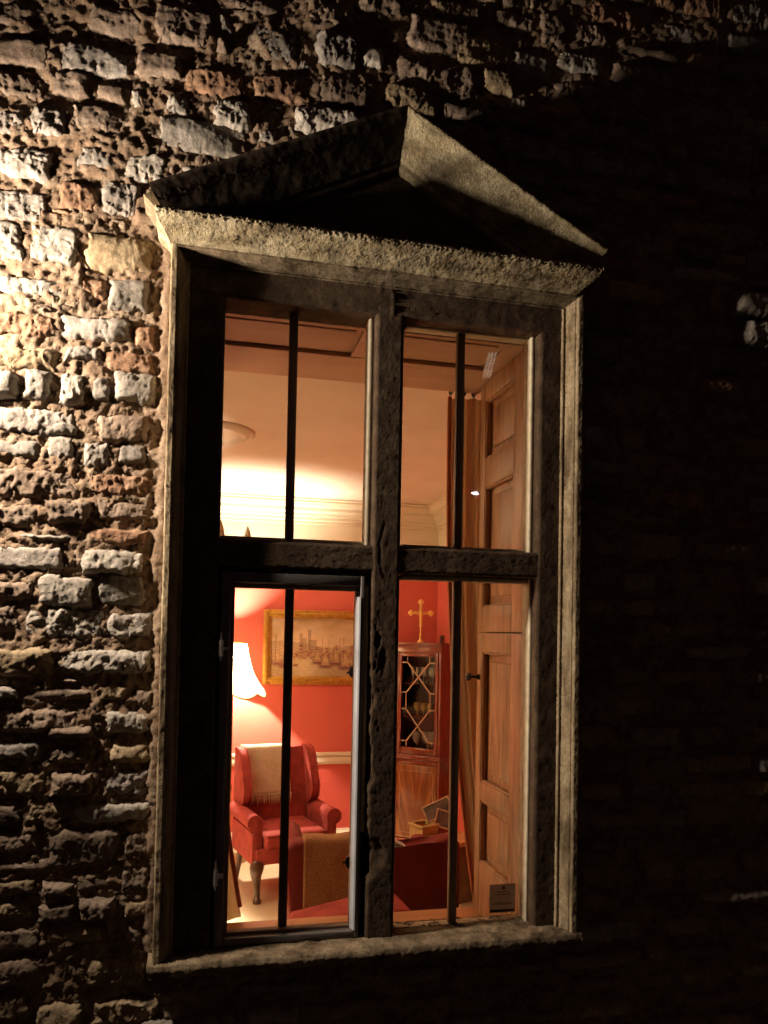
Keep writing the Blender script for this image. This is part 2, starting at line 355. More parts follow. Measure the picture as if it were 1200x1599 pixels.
# stones read off the photograph: pixel box, tone, how far proud (m)
PX = [
 (-60,-20,130,34,'b',.018),(132,-12,232,46,'b',.018),(236,-5,332,64,'b',.02),(335,-20,470,10,'b',.016),
 (-70,38,78,92,'b',.018),(82,52,210,108,'g',.022),(208,62,286,112,'b',.02),
 (-50,96,72,140,'b',.016),(76,94,142,140,'b',.02),(146,114,202,150,'b',.018),(280,92,388,142,'r',.026),
 (-40,146,38,206,'g',.018),(42,146,102,205,'g',.022),(104,150,198,198,'b',.025),(202,122,226,158,'p',.03),(252,128,302,174,'p',.03),(330,143,395,196,'p',.034),
 (-40,212,80,266,'g',.022),(112,214,186,256,'g',.026),(188,226,262,278,'p',.026),(244,172,392,232,'p',.034),
 (-50,278,74,340,'g',.028),(84,270,150,318,'r',.022),(150,268,222,330,'g',.03),
 (-50,330,36,402,'p',.026),(40,336,124,404,'p',.034),(130,356,242,420,'t',.026),
 (-60,414,112,456,'p',.036),(118,420,166,462,'r',.018),(168,424,232,482,'p',.03),
 (-60,474,84,522,'r',.032),(90,484,206,528,'g',.036),(206,500,246,540,'r',.016),
 (-50,528,88,574,'t',.022),(94,532,162,560,'g',.028),(160,540,240,580,'r',.022),
 (-40,568,24,622,'p',.034),(30,566,78,622,'p',.03),(86,574,136,630,'p',.036),(140,580,172,624,'g',.03),(176,576,248,628,'p',.034),
 (-50,626,120,676,'g',.028),(148,640,236,688,'b',.024),
 (-40,676,62,712,'g',.03),(68,672,118,718,'p',.034),(120,676,176,728,'g',.034),(178,682,234,724,'g',.036),
 (-50,722,122,778,'b',.03),(126,732,242,776,'r',.03),
 (-40,782,58,826,'b',.024),(62,776,140,818,'b',.03),(144,772,240,818,'b',.026),
 (-40,848,98,892,'g',.038),(18,828,118,846,'p',.03),(126,818,232,852,'r',.036),
 (-60,900,52,938,'b',.03),(55,894,148,952,'p',.036),(150,893,228,953,'p',.034),
 (-40,944,30,992,'b',.026),(32,946,164,1002,'p',.038),(166,952,242,1000,'g',.026),
 (-60,1006,82,1062,'t',.03),(86,1010,240,1056,'p',.038),
 (-50,1072,28,1098,'g',.03),(34,1074,142,1098,'b',.032),(146,1068,202,1102,'t',.028),(204,1074,244,1108,'b',.026),
 (-60,1106,150,1150,'b',.038),(160,1110,242,1152,'p',.036),
 (66,1134,146,1158,'b',.03),(-60,1160,66,1196,'g',.034),(70,1164,136,1198,'b',.03),(164,1158,240,1200,'t',.03),
 (-60,1204,66,1252,'t',.034),(70,1208,152,1252,'b',.03),(156,1202,242,1250,'g',.032),
 (-50,1256,30,1300,'b',.03),(34,1254,100,1294,'t',.036),(104,1254,236,1292,'p',.034),
 (-60,1302,60,1344,'b',.03),(66,1298,186,1366,'b',.034),(188,1300,240,1346,'b',.03),
 (-60,1348,80,1376,'b',.034),(-60,1378,54,1408,'t',.03),(56,1380,112,1410,'b',.034),(114,1368,176,1400,'b',.026),(184,1352,238,1400,'b',.03),
 (-60,1412,48,1450,'t',.03),(52,1414,116,1450,'b',.026),(118,1404,182,1446,'b',.034),(184,1408,236,1444,'t',.03),
 (-60,1454,60,1498,'b',.03),(64,1452,168,1486,'t',.034),(170,1450,226,1490,'b',.026),
 (-60,1502,72,1556,'b',.03),(76,1500,232,1560,'t',.04),
 (-60,1560,46,1610,'t',.03),(50,1572,128,1616,'t',.036),(140,1566,250,1612,'t',.036),
 # above the pediment
 (388,18,472,82,'g',.03),(474,-10,560,30,'b',.02),(494,36,564,96,'g',.03),(568,58,602,94,'p',.034),(396,104,500,152,'r',.03),(496,106,588,164,'b',.032),
 (622,74,748,142,'b',.036),(606,124,692,172,'t',.03),(638,14,742,74,'b',.028),(714,40,792,102,'t',.032),(776,2,852,32,'b',.024),
 (806,68,874,118,'p',.034),(756,96,812,138,'t',.03),(458,158,566,206,'p',.034),(848,8,894,62,'b',.03),(896,20,960,60,'b',.03),(1150,452,1206,492,'p',.1),(1164,498,1216,538,'g',.1),(560,-30,640,12,'b',.02),
]
TONE = dict(p=st_pale, g=st_grey, b=st_brown, r=st_red, t=st_tan)
GX0, GX1, GZ0, GZ1, GS = -1.5, 3.4, -1.0, 3.75, .01
occ = np.zeros((int((GX1-GX0)/GS), int((GZ1-GZ0)/GS)), bool)
for i in range(occ.shape[0]):
    for j in range(occ.shape[1]):
        if in_surround(GX0+i*GS, GZ0+j*GS, .012): occ[i, j] = True
def cells(x0, x1, z0, z1):
    f = lambda a, lo, n: max(0, min(n, int(round((a-lo)/GS))))
    return slice(f(x0, GX0, occ.shape[0]), f(x1, GX0, occ.shape[0])), slice(f(z0, GZ0, occ.shape[1]), f(z1, GZ0, occ.shape[1]))
STONES = []                                   # cx, cz, w, h, tone, proud
for (x0, y0, x1, y1, t, pr) in PX:
    a = at(x0, (y0+y1)/2, -.01); b = at(x1, (y0+y1)/2, -.01); c = at((x0+x1)/2, y0, -.01); d = at((x0+x1)/2, y1, -.01)
    STONES.append(((a[0]+b[0])/2, (c[2]+d[2])/2, b[0]-a[0], c[2]-d[2], t, pr))
    s = cells(a[0], b[0], d[2], c[2]); occ[s] = True
z = GZ0
while z < GZ1:                                # the rest of the wall in uneven courses
    h = random.uniform(.062, .115); x = GX0 + random.uniform(0, .1)
    while x < GX1:
        w = random.uniform(.10, .30); hh = h*random.uniform(.8, 1.0)
        s = cells(x, x+w, z, z+hh); blk = occ[s]
        if blk.size and blk.mean() < .10:
            pass
        else:
            w = random.uniform(.05, .10); s = cells(x, x+w, z, z+hh); blk = occ[s]
        if blk.size and blk.mean() < .12:
            STONES.append((x+w/2, z+hh/2, w-.012, hh-.010, random.choice('bbbtggrp' if z > 0.9 else 'bbttg'), random.uniform(.016, .036)))
            occ[s] = True; x += w
        else: x += .02
    z += h
for (x0, z0, n) in [(-.6, -.3, 900), (0, 2.1, 500)]:   # small pinning stones in what is left
    for k in range(n):
        x = random.uniform(-.62, .02) if x0 < 0 else random.uniform(-.1, 1.9); z = random.uniform(-.3, 2.6) if x0 < 0 else random.uniform(2.1, 3.05)
        w, h = random.uniform(.035, .09), random.uniform(.02, .04); s = cells(x, x+w, z, z+h); blk = occ[s]
        if blk.size and blk.mean() < .02:
            STONES.append((x+w/2, z+h/2, w-.004, h-.004, random.choice('bbtgr'), random.uniform(.010, .026))); occ[s] = True

def stone_geo(cx, cz, w, h, pr, res):
    nu = max(9, int((w+.02)/res)); nv = max(7, int((h+.02)/res))
    u, v = np.meshgrid(np.linspace(-1, 1, nu), np.linspace(-1, 1, nv), indexing='ij')
    x = u*(1-.06*np.abs(v)**6)*w/2; z = v*(1-.07*np.abs(u)**6)*h/2
    q = np.stack([x+cx*3.1, np.full_like(x, pr*91+cz), z+cz*2.3], -1)
    edge = np.maximum(np.abs(u), np.abs(v))
    x = x + fbm(q, 22, 5, .6)*.013*edge; z = z + fbm(q+7, 22, 5, .6)*.010*edge
    de = np.minimum((1-np.abs(u))*w/2, (1-np.abs(v))*h/2)
    prof = 1-np.exp(-(de/(.0035+.003*(1+noise(q*9))))**1.3)
    r = RNG.uniform(-1, 1, 24)
    pe = .004 + pr*(.42+.16*r[0]) if r[1] < .45 else .004 + pr*(.85+.2*r[0])
    if pr > .08: pe = .058
    d = np.full_like(x, pe)                                     # split face: a few broken planes
    for k in range(6):
        a = r[2+k]*math.pi; sl = .10+.28*abs(r[8+k]); c0 = pe + .004 + .22*min(w, h)*abs(r[14+k])*sl
        d = np.minimum(d, c0 - sl*(math.cos(a)*x*.6 + math.sin(a)*z))
    d = d + .05*r[20]*x + .08*r[21]*z
    rough = fbm(q, 24, 5, .60)*.0058 + fbm(q*np.array([1.7, 1, .55])+3, 42, 4, .6)*.0042 - np.abs(noise(q*36+4))*.006 + fbm(q+9, 190, 2)*.0022
    pit = np.clip(fbm(q+13, 58, 3)-.36, 0, 1)*.018*max(0, r[23]-.25)
    d = d + fbm(q, 11, 2)*.005 + rough*(.62+.42*r[22]) - pit
    y = WY + .034 - (.034+np.maximum(d, -.008))*prof
    return np.stack([x, y, z], -1), gridf(nu, nv)
infr = []
for k, s in enumerate(STONES):
    p0 = proj((s[0]-s[2]/2, 0, s[1]-s[3]/2)); p1 = proj((s[0]+s[2]/2, 0, s[1]+s[3]/2))
    xa, xb = max(0, p0[0]), min(1200, p1[0]); za, zb = max(0, p1[1]), min(1599, p0[1])
    infr.append(max(0, xb-xa)*max(0, zb-za))
rank = np.argsort(-np.array(infr))[:300]; rankset = {int(k) for k in rank if infr[int(k)] > 90}
rest = {}
for k, (cx, cz, w, h, t, pr) in enumerate(STONES):
    inf = infr[k] > 0
    lit = cx < .1 or (cz > 2.15)
    P, F = stone_geo(cx, cz, w, h, pr, (.0042 if lit else .0065) if inf else .013)
    if k in rankset:
        o = fmesh('stone', P.reshape(-1, 3), F, TONE[t], WALL); o.location = (cx, 0, cz)
    else:
        rest.setdefault(t, []).append((P.reshape(-1, 3) + np.array([cx, 0, cz]), F))
Vs, Fs, Mi, off = [], [], [], 0
for mi, t in enumerate(rest):
    for P, F in rest[t]:
        Vs.append(P); Fs.append(F+off); Mi += [mi]*len(F); off += len(P)
o = fmesh('rubble_stones', np.concatenate(Vs), np.concatenate(Fs), None, WALL)
for t in rest: o.data.materials.append(TONE[t])
o.data.polygons.foreach_set('material_index', Mi); tag(o, kind='stuff')

def mortar_sheet():
    def sheet(x0, x1, z0, z1, res):
        nx = max(2, int((x1-x0)/res)+1); nz = max(2, int((z1-z0)/res)+1)
        x, zz = np.meshgrid(np.linspace(x0, x1, nx), np.linspace(z0, z1, nz), indexing='ij')
        q = np.stack([x, zz*0, zz], -1)
        n = fbm(q, 7, 3)*.012 + fbm(q+2, 40, 4, .65)*.0075 - np.clip(fbm(q+4, 46, 3)-.28, 0, 1)*.022 + fbm(q+8, 180, 2)*.003
        y = WY - .0035 - n
        # pointing worked up against the edges of the surround
        dx = np.minimum(np.abs(x+.024), np.abs(x-1.212)); near = np.exp(-(np.maximum(0, dx-.008+fbm(q+6, 14, 3)*.014)/.010)**2)
        near = np.where((zz > -.08) & (zz < 1.98) & ((x < .1) | (x > 1.1)), near, 0)
        y = y*(1-near) + (.010 - n*.32)*near
        top = zz - (2.40 - np.abs(x-.605)*.478); nt = np.exp(-(np.maximum(0, top-.0+fbm(q+6, 14, 2)*.02)/.02)**2)*((zz > 2.0) & (x > -.12) & (x < 1.3))
        y = y*(1-nt) + (-.002 - n*.6)*nt
        P = np.stack([x, y, zz], -1); F = gridf(nx, nz)
        c = P.reshape(-1, 3)[F].mean(1)
        keep = ~((c[:, 0] > .02) & (c[:, 0] < 1.16) & (c[:, 2] > -.04) & (c[:, 2] < 1.93))
        return P.reshape(-1, 3), F[keep]
    xs = [(-1.5, -.56, .02), (-.56, .10, .0052), (.10, 1.10, .0075), (1.10, 2.0, .011), (2.0, 3.4, .025)]
    zs = [(-1.0, -.36, .02), (-.36, .10, .0075), (.10, 1.9, .0058), (1.9, 2.0, .0058), (2.0, 3.1, .0065), (3.1, 3.75, .02)]
    V, F, off = [], [], 0
    for (a, b, r1) in xs:
        for (c, d, r2) in zs:
            if .09 < a and b < 1.2 and c > .05 and d < 1.95: continue
            P, f = sheet(a, b, c, d, max(r1, r2)); V.append(P); F.append(f+off); off += len(P)
    return fmesh('mortar_bed', np.concatenate(V), np.concatenate(F), mortar_m, WALL)
mortar_sheet()

# ================================================================== THE WINDOW
WIN = tag(empty('mullioned_window', (.605, 0, -.03)), 'tall mullioned and transomed window in a pedimented stone surround, lit from inside', 'window')
def sweep(name, prof, mapf, L0, L1, mat, amp=(.0015, .0012), res=.006, pres=.004, extra=None, parent=WIN, smooth=True):
    """rough carved stone: 2D profile carried along a line; mapf(a, b, s) -> xyz arrays"""
    prof = np.array(prof, float); seg = np.linalg.norm(np.diff(prof, axis=0), axis=1); tt = []
    for i, l in enumerate(seg):
        n = max(1, int(round(l/pres))); tt += [prof[i] + (prof[i+1]-prof[i])*k/n for k in range(n)]
    tt.append(prof[-1]); tt = np.array(tt)
    ns = max(3, int(abs(L1-L0)/res)); s = np.linspace(0, 1, ns)
    A = np.repeat(tt[:, 0][:, None], ns, 1); B = np.repeat(tt[:, 1][:, None], ns, 1)
    Sg = np.repeat(s[None, :], len(tt), 0)
    P = np.stack(mapf(A, B, Sg), -1)
    nrm = gnormals(P)
    d = fbm(P, 26, 3)*amp[0] + fbm(P+5, 120, 2, ridge=True)*amp[1]*.5 + fbm(P+3, 260, 1)*amp[1]
    if extra is not None: d = d + extra(P, A, B, Sg)
    P = P + nrm*d[..., None]
    # close the two ends
    nu, nv = P.shape[:2]; V = P.reshape(-1, 3); F = [gridf(nu, nv)]
    return fmesh(name, V, np.concatenate(F), mat, parent, smooth, True)
def vert(x_of_a, z0, z1): return lambda A, B, s: (x_of_a(A), B, z0 + (z1-z0)*s)
X1, X2, X3, X4 = .1273, .5645, .6463, 1.0816
Z1, Z2, Z3 = 1.0594, 1.1362, 1.8155
D = .115                                                        # depth of the reveals
def frame_member(name, x0, x1, z0, z1, c=.006, extra=None, amp=(.0012, .0007)):
    return sweep(name, [(x0, D), (x0, c), (x0+c, 0), (x1-c, 0), (x1, c), (x1, D)], lambda A, B, s: (A, B, z0+(z1-z0)*s), z0, z1, soot_m, amp=amp, extra=extra)
def erode(P, A, B, s):
    """flaked-away arris on the left of the mullion, a hollow and two chips"""
    z = P[..., 2]; x = P[..., 0]; fr = (B < .06)
    n = fbm(P*np.array([1, 1, .35]), 40, 4, .6); n2 = fbm(P+4, 26, 2, .5)
    flake = np.clip((n + .25 - (x-X2)/.030)*3, 0, 1)*fr*np.clip((z-.16)/.04, 0, 1)*np.clip((.95-z)/.03, 0, 1)
    big = np.clip(1.3 - ((z-.235)/.050)**2 - ((x-X2-.010)/.042)**2 + n2*.4, 0, 1)*fr
    hole = np.clip(1.1 - ((z-.80)/.040)**2 - ((x-.603)/.014)**2 + n2*.3, 0, 1)*fr
    crack = np.exp(-((x-.598-.012*np.sin(z*21)-n2*.006)/.0022)**2)*(B < .004)*np.clip((1.22-z)/.04, 0, 1)*np.clip((z-1.02)/.04, 0, 1)
    return -flake*(.006+.006*np.abs(n)) - big*.010 - hole*.005 - crack*.004
def joints(zs, w=.0016, dpt=.0035):
    def f(P, A, B, s): return -sum(np.exp(-((P[..., 2]-z0-.002*np.sin(P[..., 0]*90))/w)**2) for z0 in zs)*dpt
    return f
def lintel_crack(P, A, B, s):
    x = P[..., 0]; n = fbm(P, 60, 3)
    chips = np.clip(fbm(P+2, 70, 3)-.5, 0, 1)*.010*np.exp(-((P[..., 2]-1.845)/.012)**2)*(x > .66)*(x < .95)
    return -np.exp(-((x-.612-n*.006)/.0022)**2)*.006 - chips
frame_member('jamb', .020, X1, -.02, 1.86)
frame_member('jamb', X4, 1.168, -.02, 1.86)
frame_member('mullion', X2, X3, -.015, Z3+.03, extra=erode, amp=(.0010, .0010))
sweep('transom', [(Z1, D), (Z1, .006), (Z1+.006, .003), (Z2-.008, .003), (Z2, .012), (Z2+.004, D)], lambda A, B, s: (X1-.01+(X4-X1+.02)*s, B, A), X1, X4, soot_m, amp=(.0010, .0013))
sweep('lintel', [(Z3, D), (Z3, .005), (Z3+.005, -.002), (1.90, -.002)], lambda A, B, s: (.02+(1.148)*s, B, A), .02, 1.168, soot_m, amp=(.0012, .0007), extra=lintel_crack)
# architrave: hollow moulding rising outwards, mitred
AP = [(0, 0), (0, -.009), (.004, -.011), (.006, -.008), (.010, -.010), (.016, -.020), (.022, -.034), (.026, -.042), (.028, -.041), (.030, -.048), (.032, -.052), (.048, -.052), (.050, -.048), (.050, .03)]
ZT = 1.893
sweep('architrave', AP, lambda A, B, s: (.031-A, B, -.015+(ZT+A*.72+.015)*s), 0, 1.9, frame_m, amp=(.0013, .0012), pres=.003, extra=joints((.62, 1.27)))
sweep('architrave', AP, lambda A, B, s: (1.150+A, B, -.015+(ZT+A*.72+.015)*s), 0, 1.9, frame_m, amp=(.0013, .0012), pres=.003, extra=joints((.05, .70, 1.80)))
sweep('architrave', [(a*.72, b) for a, b in AP], lambda A, B, s: (.031-A/.72+(1.119+2*A/.72)*s, B, ZT+A), 0, 1.2, worn_shade_m, amp=(.0012, .0012), pres=.003)  # top run gets the darker stone as painted shade under the cornice
# bed moulding (cornice) with returned ends
GP = [(-.002, .03), (-.002, -.056), (.0, -.062), (.003, -.066), (.007, -.078), (.013, -.097), (.020, -.117), (.027, -.134), (.033, -.144), (.040, -.148), (.046, -.146), (.050, -.138), (.052, .03)]
def cornice_map(A, B, s):
    o = np.clip(-B-.03, -.03, .2)*.95                    # return overhang equals projection
    return (-.012-o*.41 + (1.175+2*o*.41)*s, B, 1.924+A)
def fuzz(P, A, B, s): return np.clip(fbm(P, 260, 2)-.05, 0, 1)*.0026*(A > .006) + np.clip(fbm(P+6, 330, 1)-.15, 0, 1)*.014*(A > .030) + np.clip(fbm(P+4, 45, 2), -.4, 1)*.0012*(A > .01)
def cornice():
    sweep('cornice', GP, cornice_map, 0, 1.25, lichen_m, amp=(.0014, .0010), res=.0034, pres=.0032, extra=fuzz)
    # the returned ends: same moulding turned back to the wall
    for sx, x0 in ((-1, -.012), (1, 1.163)):
        def rmap(A, B, s, sx=sx, x0=x0):
            o = np.clip(-B-.03, -.03, .2)*.95
            yb = np.minimum(B, .03)
            return (x0+sx*o*.41, .03+(yb-.03)*s, 1.924+A)
        sweep('cornice_return', GP, rmap, 0, .12, lichen_m, amp=(.0012, .0010), res=.0036, pres=.0034, extra=fuzz)
cornice()
# pediment: tympanum slab and two raking cornices
AX, AZ, TX0, TX1, TZ = .610, 2.356, -.076, 1.226, 2.030
b = MB()
b.prism([(-.02, 1.995), (1.17, 1.995), (1.13, 2.03), (AX, 2.27), (.03, 2.03)], 'y', -.035, .03)
b.build('tympanum', soot_m, WIN, world=True)
# profile: h measured down from the crest, y towards the viewer
RP = [(.000, .03), (.000, -.138), (.004, -.144), (.012, -.143), (.024, -.133), (.038, -.118), (.052, -.103), (.066, -.089), (.080, -.076), (.092, -.066), (.098, -.062), (.101, -.054), (.114, -.051), (.120, -.045), (.126, -.03)]
def rake(sx):
    xe, ze = (TX0, TZ) if sx < 0 else (TX1, TZ)
    def mp(A, B, s):
        # mitre at the apex is vertical; at the foot the moulding is cut by a vertical face
        k = (AZ-ze)/(AX-xe); x = xe + (AX-xe)*s; zz = AZ + k*(x-AX) - A*1.11
        inset = (A*.35 + np.clip(.144+B, 0, .2)*.42)*(1-s)*(1 if sx < 0 else -1)
        return (x+inset, B, zz+inset*k*.6)
    return sweep('raking_cornice', RP, mp, 0, .76, lichen_m if sx > 0 else rake_shade_m, amp=(.0012, .0010) if sx > 0 else (.0008, .0002), res=.0042, pres=.0034,
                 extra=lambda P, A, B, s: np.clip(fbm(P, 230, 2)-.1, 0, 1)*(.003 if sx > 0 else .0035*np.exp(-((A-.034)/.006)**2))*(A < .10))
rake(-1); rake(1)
# cut ends of the rakes, and the slab that caps them
for sx in (-1, 1):
    xe = TX0 if sx < 0 else TX1; k = (AZ-TZ)/(AX-xe)
    pts = []
    for (a, bb) in RP:
        ins = (a*.35 + max(0, min(.2, .144+bb))*.42)*(1 if sx < 0 else -1)
        x = xe; zz = TZ - a*1.11
        pts.append((x+ins, bb, zz+ins*k*.6))
    mesh('raking_end', pts+[(pts[0][0]-sx*.02, .03, 1.97)], [list(range(len(pts)+1))], lichen_m, WIN, world=True)
b = MB(); b.prism([(AX-.70, TZ-.012), (AX, AZ-.004), (AX+.63, TZ+.01), (AX+.60, TZ-.04), (AX, AZ-.05), (AX-.66, TZ-.05)], 'y', -.10, .05)
b.build('coping', worn_shade_m, WIN, world=True)
# sill
SP = [(.004, .106), (.004, .0), (-.002, -.046), (-.006, -.056), (-.018, -.061), (-.030, -.058), (-.040, -.050), (-.046, .04)]
sweep('sill', SP, lambda A, B, s: (-.032+1.245*s, B, A), 0, 1.24, worn_shade_m, amp=(.003, .0028), res=.005)
for x0, sx in ((-.032, -1), (1.213, 1)):
    mesh('sill_end', [(x0, b_, a_) for a_, b_ in SP], [list(range(len(SP)))], worn_shade_m, WIN, world=True)

# ---- the four lights
GY = .092
def ring(b, x0, x1, z0, z1, w, y0, y1, bev=.003, wl=None, wt=None, wb=None):
    wl = w if wl is None else wl; wt = w if wt is None else wt; wb = w if wb is None else wb
    b.box(x0, x0+wl, y0, y1, z0, z1, bev); b.box(x1-w, x1, y0+.001, y1, z0, z1, bev)
    b.box(x0+wl, x1-w, y0+.002, y1, z1-wt, z1, bev); b.box(x0+wl, x1-w, y0+.002, y1, z0, z0+wb, bev)
def pane(x0, x1, z0, z1, y, parent):
    mesh('pane', [(x0, y, z0), (x1, y, z0), (x1, y, z1), (x0, y, z1)], [(0, 1, 2, 3)], glass_m, parent)
def fixed_light(x0, x1, z0, z1, wl, wr, wt, wb, bx):
    b = MB()
    b.box(x1-wr, x1-.0015, .040, .10, z0+.001, z1-.001, .004)
    b.box(x0+.0015, x0+wl, .085, .10, z0+.001, z1-.001, .002)
    b.box(x0+wl, x1-wr, .060, .10, z1-wt, z1-.001, .004); b.box(x0+wl, x1-wr, .062, .10, z0+.001, z0+wb, .004)
    f = b.build('glazing_bead', putty_m, WIN, smooth=True, world=True)
    pane(x0+.002, bx-.012, z0+.002, z1-.002, GY+.002, f); pane(bx+.012, x1-.002, z0+.002, z1-.002, GY+.0025, f)
    b = MB(); b.box(bx-.0125, bx+.0125, .062, .088, z0-.004, z1+.004, .005)
    b.build('stanchion_bar', iron_m, WIN, smooth=True, world=True)
fixed_light(X1, X2, Z2, Z3+.02, .004, .014, .006, .016, .329)
fixed_light(X3, X4, Z2, Z3+.005, .022, .014, .008, .014, .847)
fixed_light(X3, X4+.004, -.004, Z1, .022, .012, .016, .010, .848)
# iron casement, lower left
b = MB(); ring(b, .138, .546, .006, 1.045, .013, .008, .046, .003, wl=.026, wt=.030, wb=.020)
CAS = b.build('iron_casement', cas_m, WIN, smooth=True, world=True)
b = MB(); ring(b, .160, .534, .024, 1.018, .010, .034, .064, .002, wl=.016, wt=.016)
b.build('casement_rebate', iron_m, CAS, smooth=True)
pane(.165, .530, .026, 1.012, .052, CAS)
b = MB(); b.prism([(.5335, .0065), (.5335, .036), (.5235, .036), (.5235, .028), (.529, .0085)], 'z', .028, .985)
b.build('lit_glazing_bevel', lit_steel_m, CAS)  # pale strip: lamplight on the stile's inner edge, put into the colour
b = MB(); ring(b, .112, .572, -.012, 1.068, .034, .066, .112, .003, wl=.062, wt=.040, wb=.020)
b.build('light_surround', frame_m, WIN, smooth=True, world=True)
b = MB(); b.box(.321, .346, .058, .080, .01, 1.04, .004); b.build('stanchion_bar', iron_m, WIN, smooth=True, world=True)
for z in (.205, .83):
    b = MB(); b.tube([(.139, -.016, z-.034), (.139, -.016, z-.022), (.139, -.016, z-.0215), (.139, -.016, z+.022), (.139, -.016, z+.0225), (.139, -.016, z+.046)], [.003, .003, .007, .007, .004, .0025], 10)
    b.box(.139, .160, -.014, .009, z-.004, z+.004)
    b.build('hinge', hinge_m, CAS, smooth=True)
for z in (.765, .205):
    b = MB(); b.ball((.527, .066, z), .012, 10, (1.2, .8, 1.6)); b.tube([(.53, .066, z), (.51, .075, z-.004)], .004, 6); b.build('catch', black_m, CAS, smooth=True)
# wooden inner frame strip of the casement light and yellow flaking stone edge
b = MB(); b.box(X2-.016, X2-.002, .030, .110, .30, 1.02, .003); b.build('putty_edge', putty_m, WIN, smooth=True, world=True)

# notice stuck inside the lower right pane
b = MB(); b.box(.978, 1.064, GY+.004, GY+.0055, .016, .104, .0006)
stk = tag(b.build('window_sticker', sticker_m), 'small square dull grey notice stuck in the bottom corner of the window glass', 'sticker')
b = MB()
b.ball((1.024, GY+.0036, .092), .006, 8, (1, .06, .9))
for zz, ww in ((.080, .020), (.072, .026)): b.box(1.021-ww, 1.021+ww, GY+.0032, GY+.0039, zz-.0009, zz+.0009)
rr = random.Random(4)
for k in range(11):
    xx = .990+k*.0056; hh = rr.choice((.006, .009, .011)); b.box(xx, xx+.0016, GY+.0032, GY+.0039, .040, .040+hh); b.box(xx, xx+.0045, GY+.0032, GY+.0039, .040+hh*.55, .0412+hh*.55)
b.box(.981, 1.061, GY+.0032, GY+.0039, .019, .026)
b.build('faded_print', sticker_ink, stk)

# ================================================================== REVEAL, SHUTTERS, CURTAINS
b = MB(); b.box(-.02, 1.18, .116, .575, -.172, -.135, .006)
tag(b.build('window_board', board_m, smooth=True), kind='structure')
SO = tag(MB().box(-.02, 1.18, .117, YI+.03, 1.842, 1.880).build('window_soffit', soffit_m), kind='structure')
b = MB()
b.box(.0, 1.12, .118, .165, 1.826, 1.8415, .003); b.box(.0, 1.12, .40, YI+.02, 1.826, 1.8415, .003)
for x in (.0, .56, 1.04): b.box(x, x+.11, .166, .399, 1.827, 1.8415, .003)
b.build('panel_frame', soffit_m, SO)
for x0, x1 in ((.128, .542), (.688, 1.022)):
    MB().box(x0, x1, .19, .372, 1.832, 1.8412, .004).build('panel', soffit_m, SO)
MB().box(-.02, .02, .117, YI, -.134, 1.84).build('reveal_lining', pine, SO)
MB().box(1.128, 1.17, .117, YI, -.134, 1.84).build('reveal_lining', pine, SO)

def shutter(z0, z1, panels, label):
    t = tag(empty('wooden_shutter', (1.10, .34, z0)), label, 'shutter', 'pine shutters folded into the window reveal')
    xa, xb, ya_, yb_ = 1.094, 1.124, .122, .56; p0, p1 = .235, .508
    def W(b_, n, mt=pine): return b_.build(n, mt, t, smooth=True, world=True)
    W(MB().box(xa, xb, ya_, p0, z0, z1, .003), 'stile'); W(MB().box(xa, xb, p1, yb_, z0, z1, .003), 'stile')
    zs = [z0] + [q for p in panels for q in p] + [z1]
    for k in range(0, len(zs), 2):
        W(MB().box(xa+.0005, xb, p0, p1, zs[k], zs[k+1], .002), 'rail')
    for (a, c) in panels:
        b_ = MB(); b_.box(xb-.006, xb-.001, p0, p1, a, c); b_.box(xb-.013, xb-.004, p0+.036, p1-.036, a+.036, c-.036, .005); W(b_, 'panel')
        b_ = MB(); w = .007
        b_.box(xa+.003, xb-.006, p0+.0003, p0+w, a, c, .002); b_.box(xa+.003, xb-.006, p1-w, p1-.0003, a, c, .002)
        b_.box(xa+.0035, xb-.006, p0+w, p1-w, c-w, c-.0003, .002); b_.box(xa+.0035, xb-.006, p0+w, p1-w, a+.0003, a+w, .002); W(b_, 'bead_moulding')
    return t
shutter(.892, 1.822, [(.985, 1.428), (1.535, 1.752)], 'upper pine panelled shutter folded back beside the top right pane')
sh = shutter(-.132, .888, [(.052, .276), (.343, .818)], 'lower pine panelled shutter with black knob, behind the grey notice')
b = MB(); b.tube([(1.094, .535, .725), (1.080, .535, .725)], [.012, .006], 10); b.tube([(1.080, .535, .725), (1.062, .535, .725)], .005, 8); b.ball((1.052, .535, .725), .015, 12, (.8, 1, 1))
b.build('knob', black_m, sh, smooth=True, world=True)

def curtain(name_label, xt0, xt1, xb0, xb1, y, z0, z1, edge, folds, mid=None):
    nu, nv = 90, 50
    u, v = np.meshgrid(np.linspace(0, 1, nu), np.linspace(0, 1, nv), indexing='ij')
    vv = v**2.25
    xl = xt0 + (xb0-xt0)*vv; xr = xt1 + (xb1-xt1)*vv
    x = xl + (xr-xl)*u
    yy = y + .017*np.sin(u*folds*2*math.pi + .9*np.sin(v*3)+2*u) + .010*np.sin(u*folds*4.3+1+v*2)
    P = np.stack([x, yy, z1 + (z0-z1)*v], -1)
    P2 = P + np.array([0, .006, 0])
    V = np.concatenate([P.reshape(-1, 3), P2.reshape(-1, 3)]); F = gridf(nu, nv); F = np.concatenate([F, F[:, ::-1]+nu*nv])
    o = tag(fmesh('curtain', V, F, curtain_m), name_label, 'curtain', 'tan curtains at the window')
    e = P[0 if edge < 0 else -1]; b_ = MB(); b_.tube([tuple(q+np.array([edge*.002, -.006, 0])) for q in e[::2]], .0085, 6); b_.build('braid_edge', lining_m, o, smooth=True)
    return o
curtain('long tan curtain bunched beside the pine shutters', 1.010, 1.30, 1.262, 1.42, .675, FLOOR+.02, 1.812, -1, 5)
curtain('foot of a tan curtain flaring into the left window pane', -.35, .075, -.30, .250, .675, -.16, 1.812, 1, 5)
